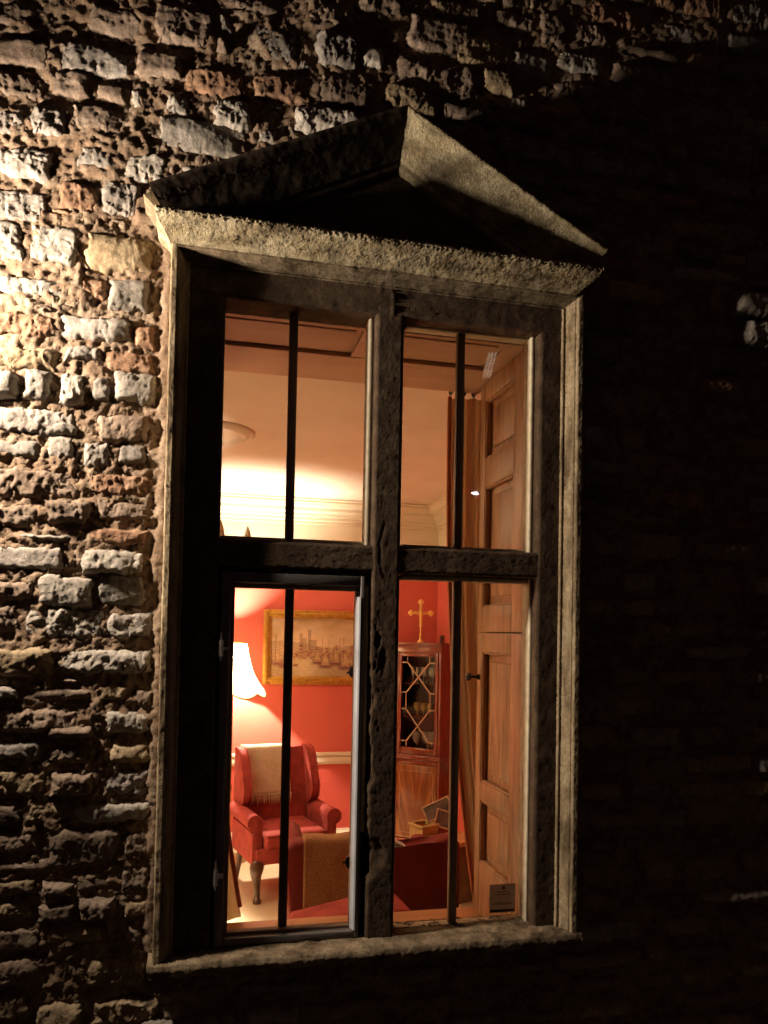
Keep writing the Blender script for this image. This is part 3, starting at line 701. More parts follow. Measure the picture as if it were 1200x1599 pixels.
po = tag(empty('curtain_pole', (.58, .672, 1.822)), 'dark curtain pole with rings above the window reveal', 'curtain pole')
b = MB(); b.tube([(-.45, .70, 1.872), (1.55, .70, 1.872)], .011, 10); b.build('pole', black_m, po, smooth=True, world=True)
for x in (1.02, 1.075, 1.115, 1.16, 1.21, 1.26):
    b = MB(); b.tube([(x, .70+.020*math.cos(a), 1.856+.028*math.sin(a)) for a in np.linspace(0, 6.28, 13)], .004, 6, cap=False); b.build('curtain_ring', black_m, po, smooth=True, world=True)

# ================================================================== THE ROOM
cf = tag(mesh('carpet_floor', [(XL, YI-.2, FLOOR), (XR, YI-.2, FLOOR), (XR, YB, FLOOR), (XL, YB, FLOOR)], [(0, 1, 2, 3)], carpet_m), kind='structure')
ce = tag(MB().box(XL, XR+.05, YI, YB+.05, CEIL, CEIL+.06).build('ceiling', plaster), kind='structure')
DZ = -.105                                                     # dado rail height
def room_wall(horizontal, lo, hi, c, s):
    """upper cream frieze above a picture rail, red wall, embossed red dado"""
    def bx(z0, z1, d0, d1):
        b_ = MB()
        if horizontal: b_.box(lo, hi, c-d1 if s < 0 else c+d0, c-d0 if s < 0 else c+d1, z0, z1, 0)
        else: b_.box(c-d1 if s < 0 else c+d0, c-d0 if s < 0 else c+d1, lo, hi, z0, z1, 0)
        return b_
    w = tag(bx(DZ, 1.40, -.06, .0).build('room_wall', red_wall), kind='structure')
    bx(FLOOR, DZ, -.06, .001).build('dado', red_paper, w)
    bx(1.40, CEIL, -.06, .002).build('frieze', cream_paint, w)
    # mouldings as swept profiles (distance from wall, z)
    def mould(n, prof):
        b_ = MB(); q = [((c - d if s < 0 else c + d), z) for d, z in prof]
        if horizontal: b_.prism(q, 'x', lo, hi)
        else: b_.prism(q, 'y', lo, hi)
        b_.build(n, cream_paint, w)
    mould('picture_rail', [(0, 1.385), (.016, 1.392), (.026, 1.41), (.018, 1.43), (0, 1.43)])
    z = DZ
    mould('dado_rail', [(.0, z-.045), (.012, z-.042), (.012, z-.028), (.020, z-.022), (.020, z+.012), (.012, z+.016), (.016, z+.026), (.028, z+.030), (.028, z+.045), (0, z+.05)])
    mould('skirting_board', [(0, FLOOR+.001), (.018, FLOOR+.001), (.018, FLOOR+.10), (.010, FLOOR+.115), (.010, FLOOR+.13), (0, FLOOR+.13)])
    z = CEIL
    mould('cornice', [(0, z-.185), (.012, z-.183), (.012, z-.160), (.028, z-.156), (.030, z-.132), (.044, z-.128), (.050, z-.104), (.068, z-.088), (.072, z-.064), (.098, z-.058), (.112, z-.036), (.118, z-.030), (.118, z-.016), (.140, z-.012), (.140, z-.001), (0, z-.001)])
    return w
room_wall(True, XL, XR, YB, -1); room_wall(False, YI, YB, XR, -1); room_wall(False, YI, YB, XL, 1)
tag(MB().box(XL-.06, XL, YI, YB, FLOOR, CEIL).build('partition', red_wall), kind='structure')

rx, ry = .10, 1.87
ro_ = tag(empty('ceiling_rose', (rx, ry, CEIL)), 'round moulded plaster rose on the cream ceiling', 'ceiling rose')
b = MB(); b.lathe([(.228, .001), (.226, -.010), (.214, -.018), (.204, -.012), (.196, -.020), (.180, -.026), (.170, -.012), (.160, -.008), (.150, -.006), (.02, -.010), (.0, -.012)], n=48)
b.build('moulded_ring', plaster, ro_, smooth=True)
ch = tag(empty('chandelier', (rx, ry, 1.20)), 'brass candle chandelier with flame bulbs just above the window transom', 'chandelier')
b = MB(); b.tube([(0, 0, .69), (0, 0, .10)], .006, 8); b.lathe([(0.0, .0), (.02, .01), (.035, .04), (.018, .08), (.012, .12), (0, .13)], n=16); b.build('stem', brass_m, ch, smooth=True)
for k in range(5):
    a = 2*math.pi*k/5 - .02; c, s = math.cos(a), math.sin(a)
    b = MB(); b.tube([(r_*c, r_*s, z_) for r_, z_ in ((.02, .05), (.07, .01), (.14, .0), (.19, .03), (.20, .065))], .006, 8)
    b.lathe([(0, .062), (.022, .066), (.024, .072), (.009, .076)], (.20*c, .20*s, 0), 12); ar = b.build('arm', brass_m, ch, smooth=True)
    b = MB(); b.lathe([(.009, .07), (.009, .115), (0, .116)], (.20*c, .20*s, 0), 10)
    b.lathe([(.010, .116), (.022, .142), (.018, .175), (.007, .212), (0, .228)], (.20*c, .20*s, 0), 10); b.build('flame_bulb', cream_paint, ar, smooth=True)

# picture
def painting():
    t = tag(empty('framed_painting', (.90, YB-.02, .475)), 'gilt framed harbour painting hanging on the red wall above the dado rail', 'painting')
    x0, x1, z0, z1 = .534, 1.300, .472, 1.048; fw = .062; y1 = YB-.002
    for n, bx in (('frame_side', (x0, x0+fw, z0, z1)), ('frame_side', (x1-fw, x1, z0, z1)), ('frame_rail', (x0+fw, x1-fw, z1-fw, z1)), ('frame_rail', (x0+fw, x1-fw, z0, z0+fw))):
        b_ = MB(); xa, xb, za, zb = bx
        b_.box(xa, xb, y1-.022, y1, za, zb, .004)
        if n == 'frame_side':
            b_.box(xa+.008, xb-.020, y1-.036, y1-.0222, za+.008, zb-.008, .009, 3)
        else: b_.box(xa-.03, xb+.03, y1-.0355, y1-.0224, za+.008 if za > .8 else za+.020, zb-.020 if za > .8 else zb-.008, .009, 3)
        b_.build(n, gold_m, t, smooth=True, world=True)
    nx, nz = 190, 140
    u, v = np.meshgrid(np.linspace(0, 1, nx), np.linspace(0, 1, nz), indexing='ij')
    P = np.stack([x0+fw-.004+(x1-x0-2*fw+.008)*u, np.full_like(u, y1-.012), z0+fw-.004+(z1-z0-2*fw+.008)*v], -1)
    q = np.stack([u*3, v*0, v*3], -1)
    n1 = fbm(q, 1.6, 4); n2 = fbm(q*np.array([1, 1, 2.2])+5, 7, 4); n3 = fbm(q+9, 18, 2)
    sky = np.array([.62, .44, .26]) + (v-.5)[..., None]*np.array([-.10, -.10, -.06]) + n1[..., None]*.07
    glow = np.exp(-(((u-.42)/.30)**2+((v-.55)/.22)**2))[..., None]*np.array([.18, .12, .05]); c = sky+glow
    dk = np.clip((n1-.1)*2, 0, 1)*np.clip((v-.7)*3, 0, 1)*np.clip((u-.4)*3, 0, 1); c = c*(1-.45*dk[..., None])
    # hill town with two towers in mist
    hill = .56+.05*np.sin(u*5+1)+.03*n2
    def blend(c, mask, col, a): return c*(1-a*mask[..., None]) + np.array(col)*a*mask[..., None]
    c = blend(c, (v < hill), (.44, .29, .19), .65)
    for tx, tw, th in ((.36, .020, .74), (.46, .018, .80), (.50, .05, .63), (.40, .03, .66)): c = blend(c, (np.abs(u-tx) < tw) & (v < th) & (v > .4), (.36, .24, .18), .6)
    # houses and quay
    bl = np.floor(u*26); hb = .46+.06*np.sin(bl*2.3)+.03*np.sin(bl*5.1)
    c = blend(c, (v < hb) & (v > .28) & (u > .2), (.40, .22, .10), .7); c = c + ((v < hb) & (v > .30))[..., None]*np.clip(n2, -1, 1)[..., None]*np.array([.20, .13, .05])
    # water
    wat = np.clip((.34+.03*n2-v)*16, 0, 1); wc = np.array([.46, .33, .20]) + n2[..., None]*.05 + np.exp(-((u-.40)/.16)**2)[..., None]*np.array([.16, .12, .06]); c = c*(1-wat[..., None]) + wc*wat[..., None]
    for bx_, bz_, bw, bh in ((.08, .24, .07, .05), (.14, .18, .04, .03), (.30, .20, .03, .02), (.56, .26, .06, .05), (.66, .20, .08, .05), (.78, .25, .07, .06), (.90, .18, .08, .06)):
        m_ = np.exp(-(((u-bx_)/bw)**4 + ((v-bz_)/bh)**4)); c = blend(c, m_, (.22, .10, .04), .75)
        s_ = (np.abs(u-bx_) < bw*.7*np.clip(1-(v-bz_)/(bh*4.2), 0, 1)) & (v > bz_) & (v < bz_+bh*4); c = blend(c, s_, (.60, .40, .20), .55 if bw > .05 else 0)
    for mx_ in (.06, .11, .20, .62, .70, .76, .83, .88): c = blend(c, (np.abs(u-mx_) < .0035) & (v > .24) & (v < .62+.1*math.sin(mx_*31)), (.22, .12, .06), .6)
    c = np.clip((c-.36)*1.4+.27 + n3[..., None]*.03, .015, .80); c = c*.55 + c.mean(-1, keepdims=True)*np.array([.54, .49, .46])
    o = fmesh('canvas', P.reshape(-1, 3), gridf(nx, nz)[:, ::-1], None, t, True, True)
    at_ = o.data.color_attributes.new('paint', 'FLOAT_COLOR', 'POINT'); cc = np.ones((nx*nz, 4), np.float32); cc[:, :3] = c.reshape(-1, 3); at_.data.foreach_set('color', cc.ravel())
    mt, nt, bs, out = newmat('oil_paint'); a = N(nt, 'ShaderNodeVertexColor', layer_name='paint'); nt.links.new(a.outputs[0], bs.inputs['Base Color']); bs.inputs['Roughness'].default_value = .4
    o.data.materials.append(mt)
painting()

# lamps
def floor_lamp(x, y, label, zb=.65, W=LAMP_W):
    t = tag(empty('floor_lamp', (x, y, FLOOR)), label, 'lamp')
    zs = .445-FLOOR; zt = .79-FLOOR
    b_ = MB(); b_.lathe([(.0, .0), (.14, .002), (.14, .018), (.05, .03), (.02, .06), (.016, .5), (.022, .52), (.016, .54), (.014, zs+.08), (0, zs+.08)], n=20); b_.build('stand', brass_m, t, smooth=True)
    prof = [(.245, zs-.012), (.232, zs+.012), (.196, zs+.06), (.160, zs+.12), (.135, zs+.19), (.117, zs+.27), (.104, zt)]
    def wob(r_, z_, a):
        k = max(0, 1-(z_-zs)/.10); sc = abs(math.sin(a*4)); return r_*(1+.02*k*sc), z_ - .030*min(1, k)*sc
    b_ = MB(); b_.lathe(prof, n=96, wob=wob); s_ = b_.build('lamp_shade', shade_m, t, smooth=True)
    b_ = MB(); pts = []
    for k in range(97):
        a = 2*math.pi*k/96; r_, z_ = wob(.247, zs-.014, a); pts.append((r_*math.cos(a), r_*math.sin(a), z_))
    b_.tube(pts, .0055, 6, cap=False); b_.build('braid_trim', gold_m, s_, smooth=True)
    b_ = MB(); b_.tube([(.105*math.cos(a), .105*math.sin(a), zt) for a in np.linspace(0, 6.2832, 49)], .004, 6, cap=False); b_.build('braid_trim', gold_m, s_, smooth=True)
    b_ = MB(); b_.ball((0, 0, zb-FLOOR-.05), .026, 12, (1, 1, 1.3)); b_.build('bulb', bulb_m, t, smooth=True)
    l = bpy.data.lights.new('bulb_light', 'POINT'); l.energy = W; l.color = LAMP_COL; l.shadow_soft_size = .03
    lo = bpy.data.objects.new('bulb_light', l); COL.objects.link(lo); lo.parent = t; lo.location = (0, 0, zb-FLOOR)
    return t
floor_lamp(.295, 3.53, 'glowing cream scalloped floor lamp in front of the gilt picture')
floor_lamp(-.95, 1.95, 'unseen cream floor lamp at the far left, lit to fill the room', W=840)  # second lamp, out of view, put in as fill light for the room

# upholstered chairs ------------------------------------------------
def sheet_cloth(name, path, x0, x1, mat, parent, th=.008, wav=.004, n=26):
    """cloth strip following a 2D path (y, z), from x0 to x1"""
    pts = []
    for (a, b_) in zip(path, path[1:]):
        L = math.dist(a, b_); k = max(1, int(L/.02)); pts += [(a[0]+(b_[0]-a[0])*i/k, a[1]+(b_[1]-a[1])*i/k) for i in range(k)]
    pts.append(path[-1]); p = np.array(pts)
    u = np.linspace(0, 1, n); nv = len(p)
    x = x0 + (x1-x0)*u[:, None] + np.zeros((1, nv)); yy = np.repeat(p[:, 0][None], n, 0); zz = np.repeat(p[:, 1][None], n, 0)
    P = np.stack([x, yy, zz], -1); nn = gnormals(P); q = P + nn*(fbm(P, 9, 2)*wav)[..., None]
    a = q; b2 = q + nn*th
    V = np.concatenate([a.reshape(-1, 3), b2.reshape(-1, 3)]); F = gridf(n, nv); o1 = n*nv
    idx = np.arange(n*nv).reshape(n, nv); rim = np.concatenate([idx[:, 0], idx[-1, 1:], idx[::-1, -1][1:], idx[0, ::-1][1:]])
    side = np.stack([rim[:-1], rim[1:], rim[1:]+o1, rim[:-1]+o1], 1)
    return fmesh(name, V, np.concatenate([F[:, ::-1], F+o1, side]), mat, parent)

ac = tag(empty('wing_armchair', (.625, 2.905, FLOOR), R(13)), 'red wing armchair with cabriole legs under a cream throw', 'armchair')
hw = .205
MB().box(-hw, hw, -.285, .20, .315, .412, .026, 4).build('seat_cushion', red_vel, ac, smooth=True)
b = MB(); b.tube([(-hw+.01, -.284, .405), (hw-.01, -.284, .405)], .004, 6); b.tube([(-hw+.01, -.284, .322), (hw-.01, -.284, .322)], .004, 6); b.build('piping', red_vel, ac, smooth=True)
MB().box(-hw-.05, hw+.05, -.262, .24, .225, .322, .012, 3).build('seat_rail', red_vel, ac, smooth=True)
b = MB(); b.prism([(.17, .38), (.13, .41), (.145, .55), (.185, .72), (.205, .82), (.225, .868), (.26, .872), (.285, .84), (.275, .60), (.255, .24), (.20, .24)], 'x', -hw-.015, hw+.015, .02); b.build('backrest', red_vel, ac, smooth=True)
for s in (-1, 1):
    # wing: curved ear between arm and crest
    w_ = [(.10, .50), (.03, .56), (.015, .63), (.045, .70), (.075, .77), (.105, .83), (.155, .872), (.22, .885), (.265, .86), (.275, .60), (.26, .46)]
    xo = s*(hw+.030)
    b = MB(); b.prism(w_, 'x', xo-.026, xo+.026, .013); b.build('wing', red_vel, ac, smooth=True)
    b = MB(); b.tube([(xo-s*.026, y_, z_) for y_, z_ in w_[:9]], .0042, 6); b.tube([(xo+s*.024, y_, z_) for y_, z_ in w_[:9]], .0042, 6); b.build('piping', red_vel, ac, smooth=True)
    # scroll arm
    pr = [(s*(hw+.01), .23), (s*(hw+.01), .46)] + [(s*(hw+.055)+s*.048*math.cos(a), .482+.048*math.sin(a)) for a in np.linspace(math.pi*.98, -math.pi*.55, 16)] + [(s*(hw+.072), .42), (s*(hw+.074), .23)]
    b = MB(); b.prism(pr, 'y', -.245, .22, .012); b.build('arm', red_vel, ac, smooth=True)
    b = MB(); b.tube([(q[0], -.246, q[1]) for q in pr[1:-1]], .0042, 6); b.build('piping', red_vel, ac, smooth=True)
    # cabriole front leg, square raked back leg
    b = MB(); b.tube([(s*.235, -.225, .235), (s*.245, -.240, .205), (s*.250, -.248, .165), (s*.242, -.240, .11), (s*.236, -.236, .06), (s*.240, -.244, .028), (s*.244, -.258, .012), (s*.244, -.258, .0)], [.045, .044, .034, .022, .016, .019, .027, .022], 12); b.build('leg', dark_wood, ac, smooth=True)
    b = MB(); b.tube([(s*.22, .20, .23), (s*.225, .235, .10), (s*.23, .27, .0)], [.024, .019, .016], 8); b.build('leg', dark_wood, ac, smooth=True)
# cream throw over its back
ct = tag(empty('cream_throw', (.625, 2.905, FLOOR), R(13)), 'cream woven throw with fringe hung over the red wing armchair', 'blanket')
pth = [(.136, .575), (.165, .70), (.186, .81), (.204, .872), (.232, .892), (.268, .888), (.294, .86), (.292, .62)]
sheet_cloth('cloth', pth, -.215, .10, cream_wool, ct, th=-.010, wav=.006)
b = MB(); rr = random.Random(2)
for k in range(34):
    x = -.211+k*.0093; y = .128; dz = rr.uniform(.05, .068); j = rr.uniform(-.006, .006)
    b.ball((x, y, .573), .0052, 6); b.tube([(x, y, .572), (x+j*.5, y-.004, .545), (x+j, y-.002, .573-dz)], [.0032, .0038, .0012], 5)
tag(b.build('fringe', cream_wool, ct, smooth=True), kind='stuff')

# near tub settee seen from behind, back against the window
se = tag(empty('tub_armchair', (.905, 1.66, FLOOR), R(-3)), 'dark red upholstered tub armchair seen from behind under a brown throw', 'armchair')
b = MB()
prof = [(-.42, .56), (-.405, .66), (-.37, .690), (-.20, .690), (.05, .648), (.17, .632), (.25, .642), (.30, .668), (.36, .690), (.40, .684), (.425, .66), (.43, .10), (-.34, .10)]
b.prism(prof, 'y', -.29, -.175, .025); b.build('backrest', dark_vel, se, smooth=True)
for s in (-1, 1):
    b = MB(); pr = [(s*.30, .12), (s*.30, .55 if s < 0 else .46)] + [(s*.352+s*.055*math.cos(a), (.585 if s < 0 else .50)+.055*math.sin(a)) for a in np.linspace(math.pi, -math.pi*.4, 14)] + [(s*.385, .12)]
    b.prism(pr, 'y', -.20, .33, .014); b.build('arm', dark_vel, se, smooth=True)
MB().box(-.30, .30, -.18, .34, .30, .42, .03, 4).build('seat_cushion', dark_vel, se, smooth=True)
MB().box(-.33, .33, -.20, .31, .11, .31, .012).build('seat_rail', dark_vel, se, smooth=True)
for sx in (-.31, .31):
    for sy in (-.24, .27): MB().tube([(sx, sy, .12), (sx*1.03, sy*1.05, 0)], [.026, .016], 10).build('leg', dark_wood, se, smooth=True)
bt = tag(empty('brown_throw', (.905, 1.66, FLOOR), R(-3)), 'coarse brown knitted throw hanging down the back of the near red armchair', 'blanket')
sheet_cloth('cloth', [(-.345, .265), (-.318, .45), (-.306, .64), (-.292, .692), (-.262, .708), (-.20, .708), (-.165, .690), (-.155, .50)], -.325, -.045, brown_wool, bt, th=-.014, wav=.008)

# low red stool right behind the window
fs = tag(empty('upholstered_stool', (.735, .98, FLOOR), R(4)), 'low reddish upholstered stool with rounded corners just inside the window', 'stool')
b = MB(); b.prism([(-.26, .455), (-.24, .475), (.02, .51), (.16, .532), (.20, .53), (.225, .505), (.23, .30), (-.26, .30)], 'y', -.10, .16, .016); b.build('padded_top', red_vel, fs, smooth=True)
for sx in (-.22, .19):
    for sy in (-.07, .13): MB().tube([(sx, sy, .31), (sx, sy, 0)], [.022, .015], 10).build('leg', dark_wood, fs, smooth=True)

# papers on top of the near armchair
b = MB(); b.box(.975, 1.055, 1.39, 1.50, -.137, -.133); b.box(.975, 1.060, 1.385, 1.49, -.116, -.1135, rot=Matrix.Rotation(R(32), 3, 'Y')); b.box(.955, 1.02, 1.40, 1.49, -.122, -.1195, rot=Matrix.Rotation(R(12), 3, 'Y'))
tag(b.build('folded_papers', paper_m), 'folded white papers lying on top of the near red armchair', 'papers')

# corner cabinet ----------------------------------------------------
pL, pR = np.array([1.535, 3.565]), np.array([1.820, 3.315]); ex = (pR-pL); CW = np.linalg.norm(ex); ang = math.atan2(ex[1], ex[0])
cb = tag(empty('corner_cabinet', ((pL[0]+pR[0])/2, (pL[1]+pR[1])/2, FLOOR), ang), 'mahogany corner cabinet with glazed upper door full of glasses', 'cabinet')
hw = CW/2; HT = .815-FLOOR; HS = -.055-FLOOR                     # local: front plane y=0, +y into the corner
def cbx(n, x0, x1, y0, y1, z0, z1, mt=mahog, bev=.002, par=cb): return MB().box(x0, x1, y0, y1, z0, z1, bev).build(n, mt, par, smooth=True)
cbx('top_board', -hw-.01, hw+.01, -.014, .05, HT-.016, HT, mahog)
cbx('frieze_rail', -hw, hw, 0, .04, HT-.075, HT-.016)
cbx('base_plinth', -hw-.006, hw+.006, -.008, .05, 0, .11)
cbx('waist_moulding', -hw-.012, hw+.012, -.016, .05, HS-.012, HS+.022, mahog, .005)
cbx('side_stile', -hw, -hw+.022, 0, .03, .11, HT-.075); cbx('side_stile', hw-.022, hw, 0, .03, .11, HT-.075)
def angled(x, a): # return from the front corner back to the wall
    b_ = MB(); dx = a*.115; b_.prism([(x, .0), (x+dx, .17), (x+dx-a*.012, .17), (x-a*.012, .02)], 'z', 0, HT-.002); return b_.build('side_panel', mahog, cb)
angled(hw, 1); angled(-hw, -1)
b = MB(); b.prism([(-hw-.11, .175), (hw+.11, .175), (hw+.10, .188), (0, .32), (-hw-.10, .188)], 'z', 0, HT-.004); b.build('back_panel', dark_wood, cb)
for z in (HS+.03, HS+.305, HS+.555):
    b = MB(); b.prism([(-hw+.02, .032), (hw-.02, .032), (hw+.09, .17), (-hw-.09, .17)], 'z', z-.005, z+.005); b.build('shelf', mahog, cb)
d0, d1, e0, e1 = -hw+.024, hw-.024, HS+.024, HT-.078
dr = MB(); ring(dr, d0, d1, e0, e1, .026, -.004, .022, .002, wb=.05); gd = dr.build('glazed_door', mahog, cb, smooth=True)
gx0, gx1, gz0, gz1 = d0+.026, d1-.026, e0+.05, e1-.026
mesh('glass_pane', [(gx0, .012, gz0), (gx1, .012, gz0), (gx1, .012, gz1), (gx0, .012, gz1)], [(0, 1, 2, 3)], glass_m, gd)
gw, gh = gx1-gx0, gz1-gz0
def G(u, v): return (gx0+u*gw, .004, gz0+v*gh)
ast = [((.17, .93), (.17, 1)), ((0, .93), (.17, .93)), ((.83, .93), (.83, 1)), ((.83, .93), (1, .93)), ((.17, .93), (.86, .60)), ((.83, .93), (.14, .60)), ((.14, .60), (.14, .42)), ((.86, .60), (.86, .42)),
       ((.14, .42), (.83, .07)), ((.86, .42), (.17, .07)), ((.17, 0), (.17, .07)), ((0, .07), (.17, .07)), ((.83, 0), (.83, .07)), ((.83, .07), (1, .07)), ((0, .60), (.14, .60)), ((.86, .60), (1, .60)), ((0, .42), (.14, .42)), ((.86, .42), (1, .42))]
for a_, b_ in ast: MB().bar(G(*a_), G(*b_), .0042, .008).build('astragal_bar', pale_wood, gd)
ld = cbx('lower_door', d0, d1, -.003, .02, .115, HS-.055, flame_m)
cbx('drawer_rail', -hw+.023, hw-.023, -.002, .02, HS-.052, HS-.014)
b = MB(); i0, i1, j0, j1 = d0+.028, d1-.028, .16, HS-.10
for a_, b_ in (((i0, j0), (i1, j0)), ((i0, j1), (i1, j1)), ((i0, j0), (i0, j1)), ((i1, j0), (i1, j1))): b.bar((a_[0], -.0045, a_[1]), (b_[0], -.0045, b_[1]), .0035, .002)
b.bar((d0, -.0045, HS-.056), (d1, -.0045, HS-.056), .004, .003); b.bar((d0, -.0045, .128), (d1, -.0045, .128), .004, .003)
b.build('stringing', inlay_m, ld)
cbm = Matrix.Translation((cb.location.x, cb.location.y, FLOOR)) @ Matrix.Rotation(ang, 4, 'Z')
def glassware(kind, x, y, z, label, grp):
    b_ = MB()
    if kind == 'tall': pf = [(.0, 0), (.020, .001), (.004, .006), (.003, .045), (.012, .060), (.018, .085), (.017, .120), (.015, .118), (.015, .085), (.010, .064), (0, .058)]
    elif kind == 'gold': pf = [(0, 0), (.022, .001), (.005, .006), (.004, .03), (.022, .045), (.030, .070), (.027, .098), (.025, .096), (.027, .070), (.020, .050), (0, .042)]
    else: pf = [(0, 0), (.026, .001), (.005, .007), (.004, .06), (.024, .078), (.036, .115), (.033, .160), (.030, .158), (.033, .115), (.021, .082), (0, .07)]
    b_.lathe(pf, n=18); o_ = b_.build('wine_glass', crystal_m if kind != 'gold' else gold_glass, smooth=True); o_.location = cbm @ Vector((x, y, z)); tag(o_, label, 'glass', grp); return o_
gold_glass = glass_mat('amber_crystal', ior=1.6, tint=(.92, .78, .42), boost=2.6, milk=(.8, .55, .18))
for k, (x, y) in enumerate([(-.075, .07), (-.03, .06), (.005, .085), (.035, .06), (.070, .075), (.098, .055)]): glassware('tall', x, y, HS+.561, ['slim stemmed glass at the left end of the top cabinet shelf', 'second slim stemmed glass from the left on the top cabinet shelf', 'third slim stemmed glass from the left on the top cabinet shelf', 'fourth slim stemmed glass from the left on the top cabinet shelf', 'fifth slim stemmed glass from the left on the top cabinet shelf', 'slim stemmed glass at the right end of the top cabinet shelf'][k], 'slim glasses on the top shelf of the cabinet')
for k, (x, y) in enumerate([(-.05, .10), (.02, .07), (.08, .06), (.105, .10)]): glassware('gold', x, y, HS+.311, ['amber goblet standing alone at the left of the middle cabinet shelf', 'amber goblet in the centre of the middle cabinet shelf', 'amber goblet at the front right of the middle cabinet shelf', 'amber goblet at the back right of the middle cabinet shelf'][k], 'amber goblets on the middle shelf of the cabinet')
for k, (x, y) in enumerate([(-.03, .06), (.04, .08), (.10, .06)]): glassware('big', x, y, HS+.036, ['large clear goblet at the left of the lowest cabinet shelf', 'large clear goblet in the middle of the lowest cabinet shelf', 'large clear goblet at the right of the lowest cabinet shelf'][k], 'large goblets on the lowest shelf of the cabinet')

cr = tag(empty('standing_crucifix', tuple(cbm @ Vector((0.0, .03, HT)))), 'ornate gold cross standing on top of the corner cabinet', 'cross'); cr.rotation_euler = (0, 0, R(-8))
b = MB(); b.lathe([(0, 0), (.028, .001), (.026, .010), (.012, .022), (.008, .04), (.011, .06), (.006, .075), (.0065, .17), (.0, .18)], n=14); b.build('stem', cross_m, cr, smooth=True)
b = MB(); zc = .225
b.box(-.072, .072, -.004, .004, zc-.010, zc+.010, .002); b.box(-.011, .011, -.0045, .0045, .12, .305, .002)
for (x, z) in ((-.076, zc), (.076, zc), (0, .308)):
    for dx, dz in ((0, 0), (.011, 0), (-.011, 0), (0, .011), (0, -.011)): b.ball((x+dx, 0, z+dz), .0135, 8, (1, .6, 1))
for a in np.linspace(0, 6.283, 9)[:-1]: b.bar((.012*math.cos(a), 0, zc+.012*math.sin(a)), (.030*math.cos(a), 0, zc+.030*math.sin(a)), .004)
b.build('cross_arms', cross_m, cr, smooth=True)
b = MB(); b.ball((0, -.008, zc), .011, 8, (.9, .6, 1.2)); b.tube([(0, -.008, zc), (0, -.008, .15)], [.009, .005], 8); b.tube([(-.05, -.007, zc+.012), (0, -.008, zc-.006), (.05, -.007, zc+.012)], .0045, 6); b.ball((0, -.010, zc+.02), .008, 8); b.build('figure', cross_m, cr, smooth=True)
b = MB(); b.box(-.016, .016, -.016, .016, 0, .050, .004); b.box(-.018, .018, -.018, .018, .050, .058, .003); o = tag(b.build('small_dark_box', dark_wood, smooth=True), 'small dark box on the right end of the cabinet top', 'box'); o.location = cbm @ Vector((hw-.012, .03, HT))

# pine blanket chest, wicker basket with framed photographs ----------
cx_, cy_ = 1.60, 2.33
pc = tag(empty('pine_chest', (cx_, cy_, FLOOR), R(25)), 'low pine chest with a pale lid near the window curtain', 'chest')
# local: near corner at origin, x runs right-back, y runs left-back
MB().box(.008, .262, .008, .222, 0, .345, .003).build('chest_body', M('chest_side', (.20, .12, .055), (.12, .07, .03), rough=.5, stretch=(1, 1, 4)), pc, smooth=True)
MB().box(-.002, .272, -.002, .232, .350, .378, .005).build('lid', M('chest_lid_pine', (.58, .36, .15), (.44, .24, .09), rough=.4, scale=8, stretch=(.8, 4, 4)), pc, smooth=True)
bk = tag(empty('wicker_basket', (1.475, 2.555, FLOOR), R(25)), 'square wicker basket holding framed photographs beside the pine chest', 'basket')
w0, hh = .13, .43
for n, bx in (('woven_side', (0, w0, 0, .010)), ('woven_side', (0, w0, w0-.010, w0)), ('woven_side', (0, .010, .010, w0-.010)), ('woven_side', (w0-.010, w0, .010, w0-.010))):
    MB().box(bx[0], bx[1], bx[2], bx[3], .0, hh-.008).build(n, wicker_m, bk)
b = MB(); pts = [(0, 0), (w0, 0), (w0, w0), (0, w0), (0, 0)]
for a_, c_ in zip(pts, pts[1:]):
    for k in range(14):
        t0 = k/14; x, y = a_[0]+(c_[0]-a_[0])*t0, a_[1]+(c_[1]-a_[1])*t0; b.ball((x, y, hh), .012, 6, (1, 1, .9))
b.build('rope_rim', wicker_m, bk, smooth=True)
for (px, py, y, tilt, w, h, lab) in [(669, 1285, 2.67, 27, .19, .105, 'dark framed photograph leaning at the back of the wicker basket'), (677, 1289, 2.62, -15, .11, .115, 'small pale framed photograph tilted at the front of the wicker basket')]:
    f = tag(empty('photo_frame', tuple(at(px, py, y))), lab, 'picture frame', 'framed photographs in the wicker basket'); f.rotation_euler = (R(-14), R(-tilt), R(-16))
    b = MB(); ring(b, 0, w, 0, h, .009, -.010, .008, .002); b.build('frame', pale_wood, f, smooth=True)
    MB().box(.008, w-.008, -.002, .005, .008, h-.008).build('photograph', photo_m, f)
# small basket with loop handles, mostly behind the brown throw
hb = tag(empty('handled_basket', (.985, 2.78, FLOOR)), 'tan basket with two loop handles behind the brown throw', 'basket')
b = MB(); b.lathe([(0, .0), (.09, .002), (.12, .26), (.113, .26), (.085, .012), (0, .01)], n=24); b.build('woven_body', wicker_m, hb, smooth=True)
for dx in (-.03, .035):
    b = MB(); b.tube([(dx+.022*math.cos(a)*1, -.06+.02*abs(dx), .26+.085*math.sin(a)) for a in np.linspace(0, math.pi, 12)], .009, 8); b.build('handle', wicker_m, hb, smooth=True)

# ================================================================== OUTSIDE
gd_ = tag(mesh('gravel_ground', [(-40, -60, -.95), (40, -60, -.95), (40, .08, -.95), (-40, .08, -.95)], [(0, 1, 2, 3)], gravel_m), kind='structure')
